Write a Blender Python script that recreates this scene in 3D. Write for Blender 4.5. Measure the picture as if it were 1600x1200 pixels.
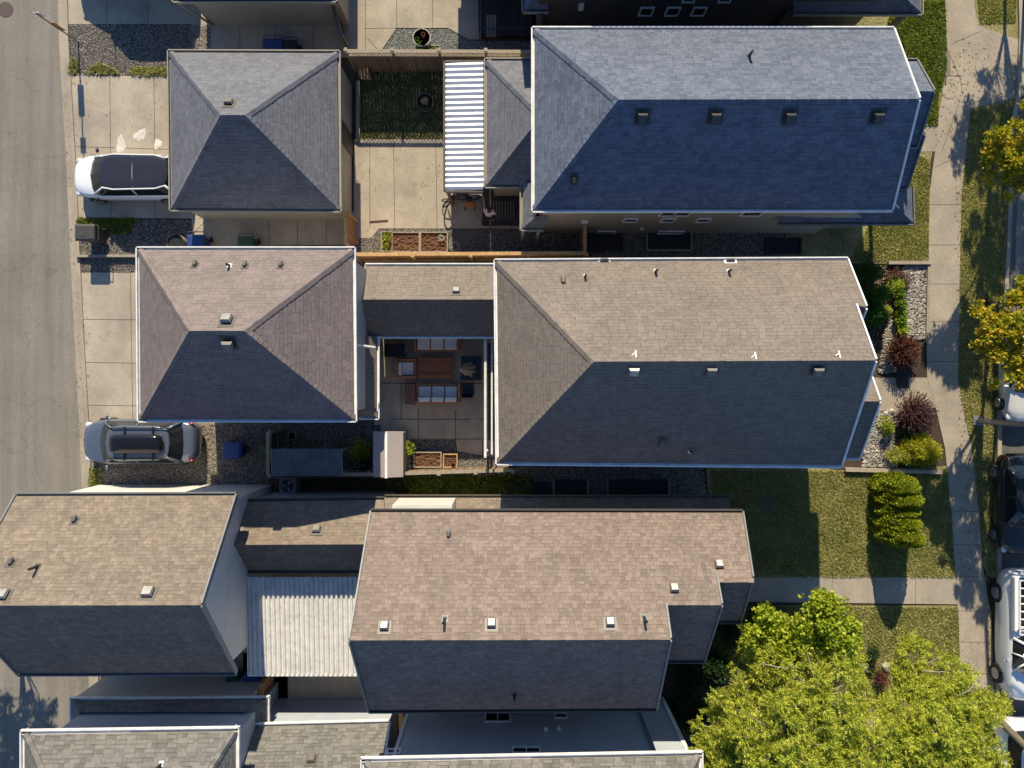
import bpy, bmesh, math, random
import numpy as np
from mathutils import Vector, Matrix
R = math.radians
random.seed(7); rng = np.random.default_rng(7)
for o in list(bpy.data.objects): bpy.data.objects.remove(o)
SC = bpy.context.scene; COL = SC.collection

# ---------------------------------------------------------------- camera, sky, sun
F = 1168.0; H = 32.0
cam_d = bpy.data.cameras.new("camera"); cam = bpy.data.objects.new("camera", cam_d); COL.objects.link(cam)
cam.location = (0, 0, H); cam.rotation_euler = (0, 0, 0)
cam_d.sensor_width = 36; cam_d.lens = 36 * F / 1600; cam_d.clip_end = 500; SC.camera = cam
EL, AZ = 32.0, 2.5
w = bpy.data.worlds.new("World"); SC.world = w; w.use_nodes = True
wn = w.node_tree; bg = wn.nodes["Background"]; sky = wn.nodes.new("ShaderNodeTexSky")
sky.sky_type = 'NISHITA'; sky.sun_disc = False; sky.sun_elevation = R(EL); sky.sun_rotation = R(-AZ)
sky.air_density = 1.0; sky.dust_density = 0.2; sky.ozone_density = 7.0
wn.links.new(sky.outputs[0], bg.inputs[0]); bg.inputs[1].default_value = 0.106
sd = bpy.data.lights.new("sun", 'SUN'); sd.energy = 5.0; sd.angle = R(0.5); sd.color = (1.0, 0.88, 0.65)
sun = bpy.data.objects.new("sun", sd); COL.objects.link(sun)
sun.rotation_euler = Vector((math.sin(R(AZ)) * math.cos(R(EL)), -math.cos(R(AZ)) * math.cos(R(EL)), -math.sin(R(EL)))).to_track_quat('-Z', 'Y').to_euler()
SC.view_settings.view_transform = 'Standard'; SC.view_settings.look = 'None'
SC.view_settings.exposure = 0.56; SC.view_settings.gamma = 1

def P(u, v, z=0.0):
    s = (H - z) / F
    return Vector(((u - 800) * s, (600 - v) * s, z))

# ---------------------------------------------------------------- materials
def nmat(name):
    m = bpy.data.materials.new(name); m.use_nodes = True
    nt = m.node_tree; b = nt.nodes["Principled BSDF"]
    return m, nt, b
def N(nt, t, **kw):
    n = nt.nodes.new(t)
    for k, v in kw.items():
        if k.startswith('i_'): n.inputs[k[2:].replace('_', ' ')].default_value = v
        elif k[0] == 'n' and k[1:].isdigit(): n.inputs[int(k[1:])].default_value = v
        else: setattr(n, k, v)
    return n
def L(nt, a, b): nt.links.new(a, b)
def c4(c): return (c[0], c[1], c[2], 1)
def math_n(nt, op, a, b=None):
    n = nt.nodes.new("ShaderNodeMath"); n.operation = op
    for i, x in enumerate((a, b)):
        if x is None: continue
        if isinstance(x, (int, float)): n.inputs[i].default_value = x
        else: L(nt, x, n.inputs[i])
    return n.outputs[0]
def ramp(nt, fac, stops, interp='LINEAR'):
    n = nt.nodes.new("ShaderNodeValToRGB"); n.color_ramp.interpolation = interp
    e = n.color_ramp.elements
    while len(e) < len(stops): e.new(0.5)
    for i, (p, c) in enumerate(stops): e[i].position = p; e[i].color = c4(c)
    L(nt, fac, n.inputs[0]); return n.outputs[0]
def mixc(nt, fac, a, b, mode='MIX'):
    n = nt.nodes.new("ShaderNodeMix"); n.data_type = 'RGBA'; n.blend_type = mode
    for i, x in ((0, fac), (6, a), (7, b)):
        if isinstance(x, (int, float)): n.inputs[i].default_value = x
        elif isinstance(x, tuple): n.inputs[i].default_value = c4(x)
        else: L(nt, x, n.inputs[i])
    return n.outputs[2]
def pos(nt): return nt.nodes.new("ShaderNodeNewGeometry").outputs['Position']
def noise(nt, vec, scale, detail=4, rough=0.6):
    n = N(nt, "ShaderNodeTexNoise"); n.inputs['Scale'].default_value = scale; n.inputs['Detail'].default_value = detail
    n.inputs['Roughness'].default_value = rough; L(nt, vec, n.inputs['Vector']); return n.outputs[0]
def bump(nt, b, h, strength=0.5, dist=0.02):
    n = N(nt, "ShaderNodeBump"); n.inputs['Strength'].default_value = strength; n.inputs['Distance'].default_value = dist
    L(nt, h, n.inputs['Height']); L(nt, n.outputs[0], b.inputs['Normal'])

MATS = {}
def plain(name, col, rough=0.6, metal=0.0, var=0.12, scale=6.0, coat=0.0, grain=0.0):
    if name in MATS: return MATS[name]
    m, nt, b = nmat(name); MATS[name] = m
    p = pos(nt); f = noise(nt, p, scale, 5)
    d = tuple(max(0, x * (1 - var)) for x in col); u = tuple(min(1, x * (1 + var)) for x in col)
    L(nt, ramp(nt, f, [(0.3, d), (0.7, u)]), b.inputs['Base Color'])
    b.inputs['Roughness'].default_value = rough; b.inputs['Metallic'].default_value = metal
    b.inputs['Coat Weight'].default_value = coat; b.inputs['Coat Roughness'].default_value = 0.05
    if grain: bump(nt, b, noise(nt, p, 90, 3), grain, 0.01)
    return m
def glassy(name, col=(0.015, 0.018, 0.022), rough=0.06):
    if name in MATS: return MATS[name]
    m, nt, b = nmat(name); MATS[name] = m
    b.inputs['Base Color'].default_value = c4(col); b.inputs['Roughness'].default_value = rough
    b.inputs['Specular IOR Level'].default_value = 0.45
    return m
def shingle(name, cols, w=0.30, h=0.143, gap_butt_shade=(0.03, 0.028, 0.026), sheen=0.9, contrast=1.0, stain=0.0, spread=0.5, tone=(0.74, 0.75, 0.80)):
    m, nt, b = nmat(name)
    uv = N(nt, "ShaderNodeUVMap").outputs[0]
    sp = N(nt, "ShaderNodeSeparateXYZ"); L(nt, uv, sp.inputs[0])
    vr = math_n(nt, 'DIVIDE', sp.outputs[1], h); row = math_n(nt, 'FLOOR', vr); fr = math_n(nt, 'FRACT', vr)
    wn1 = N(nt, "ShaderNodeTexWhiteNoise", noise_dimensions='1D'); L(nt, row, wn1.inputs['W'])
    ur = math_n(nt, 'ADD', math_n(nt, 'DIVIDE', sp.outputs[0], w), math_n(nt, 'MULTIPLY', wn1.outputs[0], 7.3))
    # tabs of unequal width: warp u a little per row
    wv = math_n(nt, 'MULTIPLY', math_n(nt, 'SINE', math_n(nt, 'MULTIPLY', ur, 2.1)), 0.28)
    ur2 = math_n(nt, 'ADD', ur, wv)
    cell = math_n(nt, 'FLOOR', ur2); fu = math_n(nt, 'FRACT', ur2)
    cb = N(nt, "ShaderNodeCombineXYZ"); L(nt, cell, cb.inputs[0]); L(nt, row, cb.inputs[1])
    wn2 = N(nt, "ShaderNodeTexWhiteNoise", noise_dimensions='3D'); L(nt, cb.outputs[0], wn2.inputs['Vector'])
    n = len(cols); mean = [sum(c[i] for c in cols) / n for i in range(3)]
    cols = [tuple((mean[i] + (c[i] - mean[i]) * spread) * tone[i] for i in range(3)) for c in cols]
    stops = [(0.08 + 0.84 * i / (n - 1), c) for i, c in enumerate(cols)]
    col = ramp(nt, wn2.outputs[0], stops)
    big = noise(nt, pos(nt), 0.9, 5, 0.7)
    col = mixc(nt, 0.5, col, mixc(nt, 1.0, col, ramp(nt, big, [(0.3, (0.68, 0.70, 0.70)), (0.7, (1.22, 1.18, 1.16))]), 'MULTIPLY'))
    fine = noise(nt, pos(nt), 55, 2)
    col = mixc(nt, 0.5, col, mixc(nt, 1.0, col, ramp(nt, fine, [(0.3, (0.7, 0.7, 0.7)), (0.7, (1.3, 1.3, 1.3))]), 'MULTIPLY'))
    if stain:
        mp = N(nt, "ShaderNodeMapping"); mp.inputs['Scale'].default_value = (1.6, 0.22, 1); L(nt, uv, mp.inputs[0])
        st = noise(nt, mp.outputs[0], 1.3, 4, 0.65)
        col = mixc(nt, math_n(nt, 'MULTIPLY', ramp(nt, st, [(0.55, (0, 0, 0)), (0.72, (1, 1, 1))]), stain), col, (0.10, 0.095, 0.085))
    gap = math_n(nt, 'LESS_THAN', fu, 0.08); butt_shade = math_n(nt, 'LESS_THAN', fr, 0.2)
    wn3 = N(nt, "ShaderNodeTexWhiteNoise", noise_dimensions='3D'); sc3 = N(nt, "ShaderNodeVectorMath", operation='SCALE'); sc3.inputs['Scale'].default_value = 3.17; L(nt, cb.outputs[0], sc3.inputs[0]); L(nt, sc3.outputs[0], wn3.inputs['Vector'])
    rim = math_n(nt, 'MAXIMUM', math_n(nt, 'MULTIPLY', gap, 0.62), math_n(nt, 'MULTIPLY', math_n(nt, 'MULTIPLY', butt_shade, math_n(nt, 'GREATER_THAN', wn3.outputs[0], 0.42)), 0.62))  # tab gaps, plus the shadow line under some course butts painted into the colour
    col = mixc(nt, math_n(nt, 'MULTIPLY', rim, contrast), col, gap_butt_shade)
    L(nt, col, b.inputs['Base Color']); b.inputs['Roughness'].default_value = sheen
    b.inputs['Specular IOR Level'].default_value = 0.25
    saw = math_n(nt, 'SUBTRACT', 1.0, fr)
    hgt = math_n(nt, 'ADD', math_n(nt, 'MULTIPLY', saw, 0.7), math_n(nt, 'MULTIPLY', wn2.outputs[0], 0.6))
    hgt = math_n(nt, 'ADD', hgt, math_n(nt, 'MULTIPLY', fine, 0.35))
    bump(nt, b, hgt, 0.32, 0.02)
    return m
def siding(name, col, period=0.12, axis=2, rough=0.55):
    if name in MATS: return MATS[name]
    m, nt, b = nmat(name); MATS[name] = m
    p = pos(nt); sp = N(nt, "ShaderNodeSeparateXYZ"); L(nt, p, sp.inputs[0])
    fr = math_n(nt, 'FRACT', math_n(nt, 'DIVIDE', sp.outputs[axis], period))
    n = noise(nt, p, 1.3, 4)
    base = ramp(nt, n, [(0.25, tuple(x * 0.88 for x in col)), (0.75, tuple(min(1, x * 1.08) for x in col))])
    gap = math_n(nt, 'MULTIPLY', math_n(nt, 'LESS_THAN', fr, 0.12), 0.55)
    L(nt, mixc(nt, gap, base, tuple(x * 0.3 for x in col)), b.inputs['Base Color'])
    b.inputs['Roughness'].default_value = rough
    bump(nt, b, fr, 0.5, 0.02); return m
def ground(name, cols, scale, bumps=0.4, voro=0.0, rough=0.9, big=0.8, bigamt=0.4, dist=0.02):
    m, nt, b = nmat(name)
    p = pos(nt)
    if voro:
        v = N(nt, "ShaderNodeTexVoronoi"); v.inputs['Scale'].default_value = voro; L(nt, p, v.inputs['Vector'])
        wn_ = N(nt, "ShaderNodeSeparateColor"); L(nt, v.outputs['Color'], wn_.inputs[0])
        f = wn_.outputs[0]; hgt = math_n(nt, 'SUBTRACT', 1.0, v.outputs['Distance'])
    else:
        f = noise(nt, p, scale, 6, 0.75); hgt = f
    n = len(cols); lo, hi = (0.02, 0.98) if voro else (0.3, 0.7)
    col = ramp(nt, f, [(lo + (hi - lo) * i / (n - 1), c) for i, c in enumerate(cols)])
    if voro:
        col = mixc(nt, math_n(nt, 'MULTIPLY', ramp(nt, v.outputs['Distance'], [(0.35, (0, 0, 0)), (0.75, (1, 1, 1))]), 0.8), col, (0.02, 0.018, 0.015))
    bn = noise(nt, p, big, 5, 0.65)
    col = mixc(nt, bigamt, col, mixc(nt, 1.0, col, ramp(nt, bn, [(0.25, (0.55, 0.56, 0.55)), (0.75, (1.4, 1.36, 1.3))]), 'MULTIPLY'))
    L(nt, col, b.inputs['Base Color']); b.inputs['Roughness'].default_value = rough
    b.inputs['Specular IOR Level'].default_value = 0.25
    bump(nt, b, hgt, bumps, dist); return m
def wood(name, col, axis=0, period=0.14, rough=0.7, gapc=0.25):
    if name in MATS: return MATS[name]
    m, nt, b = nmat(name); MATS[name] = m
    p = pos(nt); sp = N(nt, "ShaderNodeSeparateXYZ"); L(nt, p, sp.inputs[0])
    q = math_n(nt, 'DIVIDE', sp.outputs[axis], period)
    fr = math_n(nt, 'FRACT', q); fl = math_n(nt, 'FLOOR', q)
    wn1 = N(nt, "ShaderNodeTexWhiteNoise", noise_dimensions='1D'); L(nt, fl, wn1.inputs['W'])
    base = ramp(nt, wn1.outputs[0], [(0.0, tuple(x * 0.72 for x in col)), (1.0, tuple(min(1, x * 1.25) for x in col))])
    g = noise(nt, p, 9, 5, 0.7)
    base = mixc(nt, 0.6, base, mixc(nt, 1.0, base, ramp(nt, g, [(0.3, (0.6, 0.58, 0.56)), (0.7, (1.3, 1.3, 1.3))]), 'MULTIPLY'))
    L(nt, mixc(nt, math_n(nt, 'MULTIPLY', math_n(nt, 'LESS_THAN', fr, 0.09), 0.85), base, tuple(x * gapc for x in col)), b.inputs['Base Color'])
    b.inputs['Roughness'].default_value = rough
    return m
def leafm(name, cols, trans=0.35, rough=0.55, nscale=1.5, spec=0.3):
    if name in MATS: return MATS[name]
    m, nt, b = nmat(name); MATS[name] = m
    g = nt.nodes.new("ShaderNodeNewGeometry")
    nz = noise(nt, g.outputs['Position'], nscale, 3)
    f = math_n(nt, 'ADD', math_n(nt, 'MULTIPLY', g.outputs['Random Per Island'], 0.55), math_n(nt, 'MULTIPLY', nz, 0.55))
    n = len(cols); col = ramp(nt, f, [(0.15 + 0.7 * i / (n - 1), c) for i, c in enumerate(cols)])
    L(nt, col, b.inputs['Base Color']); b.inputs['Roughness'].default_value = rough
    b.inputs['Specular IOR Level'].default_value = spec
    t = N(nt, "ShaderNodeBsdfTranslucent"); L(nt, mixc(nt, 1.0, col, (1.0, 1.15, 0.5), 'MULTIPLY'), t.inputs[0])
    ms = N(nt, "ShaderNodeMixShader"); ms.inputs[0].default_value = trans
    L(nt, b.outputs[0], ms.inputs[1]); L(nt, t.outputs[0], ms.inputs[2])
    L(nt, ms.outputs[0], nt.nodes["Material Output"].inputs[0]); return m

M = {}
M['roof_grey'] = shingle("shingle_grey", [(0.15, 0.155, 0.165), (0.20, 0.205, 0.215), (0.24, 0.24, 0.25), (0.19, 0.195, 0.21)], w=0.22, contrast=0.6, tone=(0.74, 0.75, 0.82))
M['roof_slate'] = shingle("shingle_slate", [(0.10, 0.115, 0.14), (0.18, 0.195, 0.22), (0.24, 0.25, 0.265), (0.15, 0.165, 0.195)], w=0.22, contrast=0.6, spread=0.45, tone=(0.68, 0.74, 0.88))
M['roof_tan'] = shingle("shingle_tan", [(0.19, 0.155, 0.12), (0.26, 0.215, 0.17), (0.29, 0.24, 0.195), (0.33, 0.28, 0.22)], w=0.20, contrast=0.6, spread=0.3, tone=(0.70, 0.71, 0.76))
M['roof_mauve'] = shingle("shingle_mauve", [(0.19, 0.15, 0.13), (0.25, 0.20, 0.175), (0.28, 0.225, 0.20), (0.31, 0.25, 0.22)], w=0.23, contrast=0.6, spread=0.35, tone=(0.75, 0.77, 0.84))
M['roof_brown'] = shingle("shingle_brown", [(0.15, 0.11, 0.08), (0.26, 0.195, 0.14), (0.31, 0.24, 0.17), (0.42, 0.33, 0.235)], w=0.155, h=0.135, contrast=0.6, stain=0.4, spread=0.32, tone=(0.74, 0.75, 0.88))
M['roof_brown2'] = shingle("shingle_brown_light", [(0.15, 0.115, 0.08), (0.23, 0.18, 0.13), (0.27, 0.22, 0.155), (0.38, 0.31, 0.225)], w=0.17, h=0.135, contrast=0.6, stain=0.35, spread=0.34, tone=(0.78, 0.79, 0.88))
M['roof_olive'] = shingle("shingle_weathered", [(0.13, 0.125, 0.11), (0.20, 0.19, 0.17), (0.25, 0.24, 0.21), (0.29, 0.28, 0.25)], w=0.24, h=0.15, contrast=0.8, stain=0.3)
M['white'] = plain("white_trim", (0.74, 0.735, 0.72), 0.45, var=0.16, scale=2.5)
M['trim_grey'] = plain("grey_trim", (0.16, 0.165, 0.17), 0.5)
M['trim_brown'] = plain("brown_trim", (0.085, 0.075, 0.062), 0.5)
M['trim_taupe'] = plain("taupe_trim", (0.28, 0.255, 0.21), 0.5)
M['sid_dark'] = siding("siding_dark_brown", (0.085, 0.075, 0.062))
M['sid_beige'] = siding("siding_beige", (0.48, 0.42, 0.33))
M['sid_tan'] = siding("siding_tan", (0.34, 0.31, 0.27))
M['sid_grey'] = siding("siding_grey", (0.46, 0.45, 0.44))
M['sid_white'] = siding("siding_white", (0.62, 0.60, 0.56))
M['sid_vert'] = siding("siding_pale_lap", (0.68, 0.65, 0.61), 0.15, 2)
M['sid_blue'] = siding("siding_blue_grey", (0.44, 0.48, 0.55))
M['glass'] = glassy("window_glass")
M['dark'] = plain("dark_metal", (0.03, 0.03, 0.032), 0.45)
M['black'] = plain("black_plastic", (0.014, 0.014, 0.015), 0.5)
M['metal'] = plain("bright_metal", (0.40, 0.39, 0.38), 0.34, metal=0.85, var=0.15)
M['metal_dull'] = plain("dull_metal", (0.30, 0.29, 0.28), 0.5, metal=0.6, var=0.2)
M['ventg'] = plain("grey_vent_paint", (0.13, 0.12, 0.115), 0.5)
M['cedar'] = wood("cedar_boards", (0.40, 0.21, 0.085), 0)
M['cedar_y'] = wood("cedar_boards_across", (0.40, 0.21, 0.085), 1)
M['rail'] = plain("cedar_rail", (0.45, 0.27, 0.12), 0.7, var=0.25, scale=9)
M['oldwood'] = wood("old_fence_boards", (0.21, 0.155, 0.105), 0)
M['oldrail'] = plain("weathered_rail", (0.30, 0.25, 0.185), 0.8, var=0.25, scale=9)
M['teak'] = wood("teak_slats", (0.42, 0.16, 0.075), 1, 0.095)
M['teakf'] = plain("teak_frame", (0.50, 0.20, 0.08), 0.5, var=0.25, scale=12)
M['cushion'] = plain("grey_cushion", (0.74, 0.73, 0.71), 0.9, var=0.06, scale=20, grain=0.3)
M['deckd'] = wood("dark_deck_boards", (0.04, 0.036, 0.03), 0, 0.15)
M['bluebin'] = plain("blue_plastic", (0.02, 0.05, 0.19), 0.45)
M['greenbin'] = plain("green_plastic", (0.02, 0.07, 0.035), 0.5)
M['greybin'] = plain("grey_plastic", (0.055, 0.052, 0.05), 0.5)
M['concrete'] = ground("concrete", [(0.34, 0.295, 0.24), (0.40, 0.35, 0.285), (0.45, 0.395, 0.325)], 14, 0.25, big=0.7, bigamt=0.35, dist=0.004)
M['concrete_g'] = ground("exposed_aggregate", [(0.42, 0.34, 0.26), (0.52, 0.43, 0.33), (0.62, 0.52, 0.41)], 26, 0.4, big=0.5, bigamt=0.5, dist=0.006)
M['kerb'] = ground("kerb_concrete", [(0.30, 0.255, 0.205), (0.36, 0.31, 0.25), (0.42, 0.36, 0.29)], 12, 0.3, bigamt=0.35, dist=0.005)
M['asphalt'] = ground("lane_asphalt", [(0.165, 0.150, 0.132), (0.222, 0.204, 0.180), (0.285, 0.262, 0.232)], 18, 0.5, big=0.25, bigamt=0.4, dist=0.006)
M['asphalt_d'] = ground("street_asphalt", [(0.085, 0.083, 0.08), (0.12, 0.117, 0.112), (0.16, 0.155, 0.15)], 18, 0.5, big=0.3, bigamt=0.4, dist=0.006)
M['gravel'] = ground("gravel", [(0.03, 0.027, 0.024), (0.14, 0.125, 0.105), (0.30, 0.27, 0.23), (0.09, 0.08, 0.07), (0.48, 0.43, 0.37)], 1, 0.9, voro=22, dist=0.03)
M['gravel_f'] = ground("fine_gravel", [(0.06, 0.055, 0.05), (0.17, 0.155, 0.135), (0.30, 0.27, 0.235), (0.12, 0.11, 0.095), (0.40, 0.37, 0.33)], 1, 0.8, voro=24, dist=0.025)
M['gravel_g'] = ground("green_grey_gravel", [(0.09, 0.10, 0.10), (0.18, 0.20, 0.19), (0.28, 0.30, 0.28), (0.15, 0.17, 0.16)], 1, 0.7, voro=22, dist=0.025)
M['soil'] = ground("soil", [(0.035, 0.026, 0.018), (0.07, 0.05, 0.034), (0.12, 0.085, 0.058)], 20, 1.0, dist=0.05)
M['mulch'] = ground("mulch", [(0.06, 0.03, 0.018), (0.15, 0.075, 0.045), (0.26, 0.15, 0.09)], 24, 1.0, dist=0.05)
M['turf'] = ground("turf", [(0.14, 0.13, 0.05), (0.27, 0.245, 0.11), (0.45, 0.39, 0.22)], 11, 1.0, big=0.9, bigamt=0.85, dist=0.05)

# ---------------------------------------------------------------- mesh building
WL = {}
class MB:
    def __init__(s): s.v = []; s.f = []; s.uv = []; s.mi = []
    def quad(s, pts, uv=None, mi=0):
        i = len(s.v); s.v += [Vector(p) for p in pts]; s.f.append(list(range(i, i + len(pts)))); s.uv.append(uv); s.mi.append(mi)
    def box(s, x0, x1, y0, y1, z0, z1, mi=0, tx=0.0, ty=0.0):
        a = [(x0, y0, z0), (x1, y0, z0), (x1, y1, z0), (x0, y1, z0), (x0 + tx, y0 + ty, z1), (x1 - tx, y0 + ty, z1), (x1 - tx, y1 - ty, z1), (x0 + tx, y1 - ty, z1)]
        s.raw(a, [(0, 3, 2, 1), (4, 5, 6, 7), (0, 1, 5, 4), (1, 2, 6, 5), (2, 3, 7, 6), (3, 0, 4, 7)], mi)
    def raw(s, vs, fs, mi=0):
        i = len(s.v); s.v += [Vector(p) for p in vs]
        for f in fs: s.f.append([i + k for k in f]); s.uv.append(None); s.mi.append(mi)
    def prism(s, pts, z0, z1, mi=0):
        n = len(pts); vs = [(p[0], p[1], z0) for p in pts] + [(p[0], p[1], z1) for p in pts]
        s.raw(vs, [list(range(n))[::-1], list(range(n, 2 * n))] + [(k, (k + 1) % n, n + (k + 1) % n, n + k) for k in range(n)], mi)
    def beam(s, a, b, w, h, mi=0, up=Vector((0, 0, 1))):
        a = Vector(a); b = Vector(b); d = (b - a)
        if d.length < 1e-6: return
        d.normalize(); sd_ = d.cross(up)
        if sd_.length < 1e-4: sd_ = d.cross(Vector((1, 0, 0)))
        sd_.normalize(); u2 = sd_.cross(d)
        c = []
        for p in (a, b):
            for x, y in ((-1, -1), (1, -1), (1, 1), (-1, 1)): c.append(p + sd_ * x * w / 2 + u2 * y * h / 2)
        s.raw(c, [(0, 1, 2, 3), (7, 6, 5, 4), (0, 4, 5, 1), (1, 5, 6, 2), (2, 6, 7, 3), (3, 7, 4, 0)], mi)
    def tube(s, pts, rad, n=8, mi=0, cap=True):
        pts = [Vector(p) for p in pts]; rads = rad if isinstance(rad, (list, tuple)) else [rad] * len(pts)
        i0 = len(s.v); t = None
        for k, p in enumerate(pts):
            d = (pts[min(k + 1, len(pts) - 1)] - pts[max(k - 1, 0)]).normalized()
            if t is None:
                t = d.cross(Vector((0, 0, 1)))
                if t.length < 1e-3: t = d.cross(Vector((1, 0, 0)))
            t = (t - d * t.dot(d)).normalized(); q = d.cross(t)
            for j in range(n):
                a = 2 * math.pi * j / n; s.v.append(p + (t * math.cos(a) + q * math.sin(a)) * rads[k])
        for k in range(len(pts) - 1):
            for j in range(n):
                a = i0 + k * n + j; b_ = i0 + k * n + (j + 1) % n
                s.f.append([a, b_, b_ + n, a + n]); s.uv.append(None); s.mi.append(mi)
        if cap:
            for kk in (0, len(pts) - 1):
                s.f.append([i0 + kk * n + j for j in range(n)]); s.uv.append(None); s.mi.append(mi)
    def cyl(s, c, r, z0, z1, n=20, mi=0, r2=None):
        s.tube([(c[0], c[1], z0), (c[0], c[1], z1)], [r, r if r2 is None else r2], n, mi)
    def ell(s, c, r, n=12, m=8, mi=0, rot=None):
        c = Vector(c); i0 = len(s.v)
        for a in range(m + 1):
            th = math.pi * a / m
            for b_ in range(n):
                ph = 2 * math.pi * b_ / n
                p = Vector((r[0] * math.sin(th) * math.cos(ph), r[1] * math.sin(th) * math.sin(ph), r[2] * math.cos(th)))
                s.v.append(c + (rot @ p if rot else p))
        for a in range(m):
            for b_ in range(n):
                i = i0 + a * n + b_; j = i0 + a * n + (b_ + 1) % n
                s.f.append([i, i + n, j + n, j]); s.uv.append(None); s.mi.append(mi)
    def build(s, name, mats, parent=None, local=False, smooth=False, bevel=0.0):
        me = bpy.data.meshes.new(name); off = Vector((0, 0, 0))
        if parent is not None and not local: off = WL.get(parent.name, off)
        me.from_pydata([v - off for v in s.v], [], s.f)
        if not isinstance(mats, (list, tuple)): mats = [mats]
        for m in mats: me.materials.append(m)
        if len(mats) > 1: me.polygons.foreach_set('material_index', s.mi)
        if any(u is not None for u in s.uv):
            ul = me.uv_layers.new(name="UVMap")
            for p, u in zip(me.polygons, s.uv):
                if u is not None:
                    for k, li in enumerate(p.loop_indices): ul.data[li].uv = u[k]
        if smooth: me.polygons.foreach_set('use_smooth', [True] * len(me.polygons))
        o = bpy.data.objects.new(name, me); COL.objects.link(o)
        if parent is not None: o.parent = parent; WL[o.name] = Vector((0, 0, 0)) if local else off
        else: WL[o.name] = Vector((0, 0, 0))
        if bevel:
            bm = bmesh.new(); bm.from_mesh(me); bmesh.ops.remove_doubles(bm, verts=bm.verts, dist=1e-5)
            bmesh.ops.recalc_face_normals(bm, faces=bm.faces); bm.to_mesh(me); bm.free()
            md = o.modifiers.new("bevel", 'BEVEL'); md.width = bevel; md.segments = 2; md.limit_method = 'ANGLE'; md.angle_limit = R(40)
        else:
            bm = bmesh.new(); bm.from_mesh(me); bmesh.ops.recalc_face_normals(bm, faces=bm.faces); bm.to_mesh(me); bm.free()
        return o
def tag(o, label, cat, group=None, kind=None):
    o['label'] = label; o['category'] = cat
    if group: o['group'] = group
    if kind: o['kind'] = kind
    return o
def thing(name, label, cat, loc=(0, 0, 0), rz=0.0, group=None):
    o = bpy.data.objects.new(name, None); COL.objects.link(o); o.location = loc; o.rotation_euler = (0, 0, rz)
    o.empty_display_size = 0.2; WL[o.name] = Vector(loc); return tag(o, label, cat, group)
def struct(name, mb, mats, kind='structure', **k):
    o = mb.build(name, mats, **k); o['kind'] = kind; return o

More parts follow.
